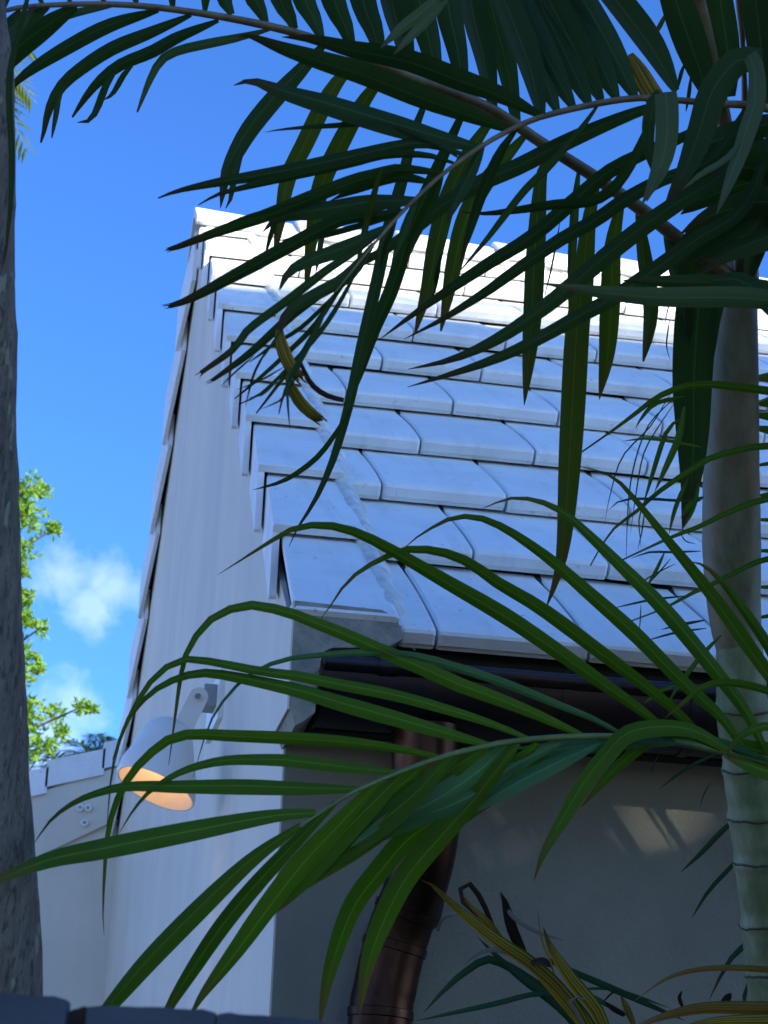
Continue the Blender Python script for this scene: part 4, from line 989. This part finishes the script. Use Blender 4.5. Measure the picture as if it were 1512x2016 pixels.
hang = leaf(tl, [(58, -20), (42, 40), (30, 90), (20, 135), (17, 200), (22, 300), (20, 400), (10, 500), (0, 545)], 13, 2.35, 2.32, 'leafd', name='hanging_leaf', base=.6)
for p_, w_ in (([(-60, 60), (-10, 20), (30, -30)], 40), ([(-80, 120), (-20, 90), (40, 40), (70, 10)], 40)): leaf(tl, p_, w_, 2.4, 2.5, 'leafd', name='hanging_leaf')

# ------------------------------------------------------------------ fence in the near foreground
fence = thing('fence', 'blue grey board fence with chipped tops close in the foreground', 'fence')
tops = [(-560, -370, 1925, 1934), (-362, -120, 1934, 1946), (-116, 132, 1952, 1962), (172, 425, 1978, 1988), (429, 644, 1992, 2010), (648, 900, 2020, 2040), (908, 1160, 2046, 2066), (1168, 1420, 2072, 2092), (1428, 1700, 2100, 2120), (1708, 1960, 2126, 2146)]
FD = 1.5
for (xa, xb, ya, yb) in tops:
    pa, pb_ = PX(xa, ya, FD), PX(xb, yb, FD)
    ex = pb_ - pa; ex[2] = 0; L = np.linalg.norm(ex); ex /= L; ny = np.array([-ex[1], ex[0], 0]);
    prof = []; nb = 10
    for i in range(nb + 1):
        s = i / nb; z = pa[2] + (pb_[2] - pa[2]) * s + .0015 * noise.noise((xa * .01 + s * 5, 2, 0)) - .0022 * max(0, 1 - min(s, 1 - s) * 10) ** 2
        prof.append((s * L, z))
    poly = [(0, 0.0)] + prof + [(L, 0.0)]
    v, f = extrude(poly[::-1], lambda a, z, t: (pa[0] + ex[0] * a + ny[0] * t, pa[1] + ex[1] * a + ny[1] * t, z), .022)
    mesh_obj('board', v, f, M['fence'], fence)
pa, pb_ = PX(-560, 2180, FD + .03), PX(1960, 2400, FD + .03)
ex = pb_ - pa; ex[2] = 0; L = np.linalg.norm(ex); ex /= L; ny = np.array([-ex[1], ex[0], 0])
v, f = extrude([(0, pa[2] - .09), (L, pa[2] - .09), (L, pa[2]), (0, pa[2])], lambda a, z, t: (pa[0] + ex[0] * a + ny[0] * t, pa[1] + ex[1] * a + ny[1] * t, z), .04)
mesh_obj('rail', v, f, M['fence'], fence)
c0_ = PX(150, 1990, FD + .012)
vv = []
sp = [(-22, 10), (-14, 2), (0, -1), (9, -5), (18, -3), (22, 60), (-22, 60)]
v, f = extrude([PXc for PXc in sp][::-1], lambda a, b_, t: PX(155 + a, 1986 + b_, FD + .012 + t), .02); mesh_obj('split_chip', v, f, M['wood'], fence)

# ------------------------------------------------------------------ trees beyond
def leafcloud(name, centres, n, size, mat, parent, aspect=2.2, up=.3):
    V = []; Fc = []; UV = []
    for i in range(n):
        c, r = centres[rng.integers(len(centres))]
        p = rng.normal(size=3); p /= np.linalg.norm(p); p = np.array(c) + p * r * rng.uniform(.25, 1.0) ** .6
        a = rng.normal(size=3); a[2] += up; a /= np.linalg.norm(a); b_ = np.cross(a, rng.normal(size=3)); b_ /= np.linalg.norm(b_)
        s = size * rng.uniform(.6, 1.3); w = s / aspect
        b0 = len(V); q = np.cross(a, b_) * s * .1
        V += [p, p + a * s * .5 + b_ * w * .5 + q, p + a * s, p + a * s * .5 - b_ * w * .5 + q]
        UV += [(.5, 0), (1, .5), (.5, 1), (0, .5)]
        Fc.append((b0, b0 + 1, b0 + 2, b0 + 3))
    return mesh_obj(name, V, Fc, mat, parent, None, UV)
tree = thing('broadleaf_tree', 'sunlit lime green broadleaf tree beyond the low wing', 'tree')
TDp = 17.0
cl_px = [(60, 955, 25), (85, 968, 16), (45, 1010, 30), (80, 1030, 28), (105, 1042, 12), (50, 1085, 26), (35, 1120, 24), (52, 1175, 16), (82, 1235, 16), (55, 1225, 14), (40, 1270, 20), (62, 1300, 18), (75, 1318, 10), (45, 1340, 22), (70, 1400, 28), (110, 1410, 22), (65, 1440, 28), (120, 1440, 14), (160, 1392, 14), (180, 1396, 8), (60, 1480, 26), (95, 1470, 16), (20, 1000, 50), (0, 1100, 60), (10, 1200, 50), (0, 1300, 60), (10, 1420, 60), (-60, 1000, 70), (-80, 1150, 80), (-70, 1300, 80), (-60, 1430, 70), (-160, 1060, 90), (-180, 1250, 100), (-260, 1150, 90)]
cents = [(PX(x, y, TDp + random.uniform(-.5, .5)), r * TDp / F_PX) for x, y, r in cl_px]
small = [c for c in cents[:22]]; bigc = cents[22:]
tb = PX(-140, 1500, TDp)
mbt = MB(); v, f = sweep([(tb[0] - .2, tb[1], -.1), (tb[0] - .05, tb[1], 2.5), tuple(tb), tuple(PX(-100, 1250, TDp)), tuple(PX(-60, 1050, TDp))], [.2, .16, .12, .08, .03], 10); mbt.add(v, f)
for (x, y, r) in cl_px[::2]:
    a = PX(-110, min(1500, y + 120), TDp); e_ = PX(x, y, TDp); v, f = sweep([a, (a + e_) / 2 + np.array([0, 0, -.03]), e_], [.03, .018, .006], 6); mbt.add(v, f)
mbt.obj('trunk', M['treebark'], tree, math.radians(60))
leafcloud('crown', small, 1900, .062, M['lime'], tree, 1.9); o = leafcloud('crown', bigc, 6500, .09, M['lime'], tree)
def far_palm(label, px, py, d, L, n, mat, hang=.5, seed=0, trunk_h=None):
    r = np.random.default_rng(seed)
    t = thing('palm_tree', label, 'palm tree'); c = PX(px, py, d)
    v, f = sweep([(c[0] + .15, c[1], -.05), (c[0] + .05, c[1], c[2] * .6), tuple(c)], [.12, .09, .06], 10); mesh_obj('trunk', v, f, M['treebark'], t, math.radians(60))
    for i in range(n):
        az = 2 * math.pi * (i + r.uniform(-.3, .3)) / n; el = r.uniform(.25, 1.25); V = []; Fc = []; UV = []
        hd = np.array([math.cos(az), math.sin(az), 0]); path = []
        for s in np.linspace(0, 1, 14): path.append(c + hd * L * s * math.cos(el) * (1 + .2 * s) + np.array([0, 0, L * (s * math.sin(el) - hang * s * s)]))
        v0, f0 = sweep(path, [.012 * (1 - .8 * q / 13) for q in range(14)], 5); V += v0; Fc += f0; UV += [(.5, .5)] * len(v0)
        side = np.cross(hd, [0, 0, 1.0])
        for q in np.linspace(1.5, 12.8, 30):
            a = int(q); p = path[a] + (path[a + 1] - path[a]) * (q - a); tdir = path[a + 1] - path[a]; tdir /= np.linalg.norm(tdir)
            ll = L * .34 * math.sin(math.pi * (.12 + .8 * q / 13)) + .04
            for sg in (-1, 1):
                dr_ = tdir * .7 + side * sg * .8 + np.array([0, 0, r.uniform(-.35, .1)]); dr_ /= np.linalg.norm(dr_)
                wv = np.cross(dr_, [0, 0, 1.0]); wv /= np.linalg.norm(wv); b0 = len(V); w = .016 * L
                V += [p, p + dr_ * ll * .45 + wv * w, p + dr_ * ll + np.array([0, 0, -.12 * ll]), p + dr_ * ll * .45 - wv * w]; UV += [(.5, 0), (1, .5), (.5, 1), (0, .5)]; Fc.append((b0, b0 + 1, b0 + 2, b0 + 3))
        mesh_obj('frond', V, Fc, M[mat], t, None, UV)
far_palm('small dark palm crown peeping over the low wing coping', 185, 1500, 22, .55, 15, 'farpalm', .45, 3)
far_palm('palm frond tips fanned out beside the grey trunk', 40, 1560, 18, .62, 13, 'farlime', .35, 5)
far_palm('yellow green palm hanging high behind the grey trunk', -150, 40, 12, .75, 16, 'farlime', 1.0, 8)

# ------------------------------------------------------------------ tall hedge of trees across the garden, behind the viewer, that keeps the garden in shade
HY = -11.0
tsun = math.tan(SUN_E) / math.cos(SUN_AZ)
sh_p = RF(1.0, 6.95 * EX, .02)                       # shade line on the front slope
hz = sh_p[2] + (sh_p[1] - HY) * tsun
def gap_at(px, py, ra, rb):                           # a gap in the foliage that lets one patch of sun through to the front wall
    p = HIT(px, py, 1, .135); q = (HY - p[1]) / to_sun[1]
    return (p[0] + to_sun[0] * q, p[2] + to_sun[2] * q, ra, rb)
HOLES = [gap_at(1265, 1592, .115, .06), gap_at(1390, 1570, .05, .05), gap_at(1120, 1650, .05, .04), gap_at(985, 1650, .065, .05), gap_at(1040, 1600, .05, .03), gap_at(1195, 1845, .05, .05), gap_at(1270, 1745, .05, .045), gap_at(1100, 1760, .04, .035)]
def hedge_tree(i, x, w, z0, z1, label):
    t = thing('hedge_tree', label, 'tree', 'tall clipped trees shading the garden')
    v, f = sweep([(x, HY, -.05), (x + .05, HY, z0 * .6), (x, HY, z0 + .6)], [.2, .16, .12], 10); mesh_obj('trunk', v, f, M['treebark'], t, math.radians(60))
    b_ = MB(); nx_ = 44; cw = w / nx_; nz_ = int((z1 - .06 - z0 - .25) / .05); ch = (z1 - .06 - z0 - .25) / nz_
    for ix in range(nx_):
        run = None
        for iz in range(nz_ + 1):
            cx_, cz_ = x - w / 2 + (ix + .5) * cw, z0 + .25 + (iz + .5) * ch
            solid = iz < nz_ and not any((cx_ - hx) ** 2 / ra ** 2 + (cz_ - hz_) ** 2 / rb ** 2 < 1 for hx, hz_, ra, rb in HOLES)
            if solid and run is None: run = iz
            if not solid and run is not None:
                b_.box((cx_ - cw / 2, HY - .08, z0 + .25 + run * ch), (cx_ + cw / 2, HY + .08, z0 + .25 + iz * ch)); run = None
    b_.obj('crown', M['hedge'], t)
    V = []; Fc = []; UV = []
    for q in range(1500):
        fx = rng.uniform(-w / 2, w / 2); side = rng.integers(3)
        if side == 0: p = np.array([x + fx, HY + rng.uniform(-.9, .9), z1 - .06 + rng.uniform(-.15, .03)])
        elif side == 1: p = np.array([x + fx, HY + .8 + rng.uniform(-.05, .2), rng.uniform(z0, z1 - .05)])
        else: p = np.array([x + fx, HY + rng.uniform(-.9, .9), z0 + .25 - rng.uniform(0, .4)])
        pq = p + to_sun * ((HY - p[1]) / to_sun[1])
        if any((pq[0] - hx) ** 2 / (ra + .14) ** 2 + (pq[2] - hz_) ** 2 / (rb + .14) ** 2 < 1.0 for hx, hz_, ra, rb in HOLES): continue
        a = rng.normal(size=3); a /= np.linalg.norm(a); c = np.cross(a, rng.normal(size=3)); c /= np.linalg.norm(c); s = rng.uniform(.08, .16); b0 = len(V)
        V += [p, p + a * s * .5 + c * s * .25, p + a * s, p + a * s * .5 - c * s * .25]; UV += [(.5, 0), (1, .5), (.5, 1), (0, .5)]; Fc.append((b0, b0 + 1, b0 + 2, b0 + 3))
    mesh_obj('foliage', V, Fc, M['hedge'], t, None, UV)
def shrub(x, y, r, h, label):  # unseen foliage added to block low front sky and darken the tile noses
    t = thing('blocker_shrub', label, 'shrub', 'added shrubs blocking low sky light')
    v, f = sweep([(x, y, -.05), (x, y, h * .5)], [.06, .03], 8); mesh_obj('stem', v, f, M['treebark'], t)
    leafcloud('foliage', [((x + random.uniform(-r, r) * .6, y + random.uniform(-.5, .5), h * random.uniform(.15, .9)), r * .8) for _ in range(16)], 800, .26, M['hedge'], t, 1.7)
for i in range(8): shrub(-10.5 + 2.1 * i, -9.5, 1.5, 6.0 + .8 * math.sin(i * 2.1), 'added unseen dark green shrub behind the viewer, blocking low sky light')
for i in range(5):
    hedge_tree(i, 6.3 + i * 2.2, 2.2, 0.8, hz, 'tall clipped hedge tree standing across the garden behind the viewer')
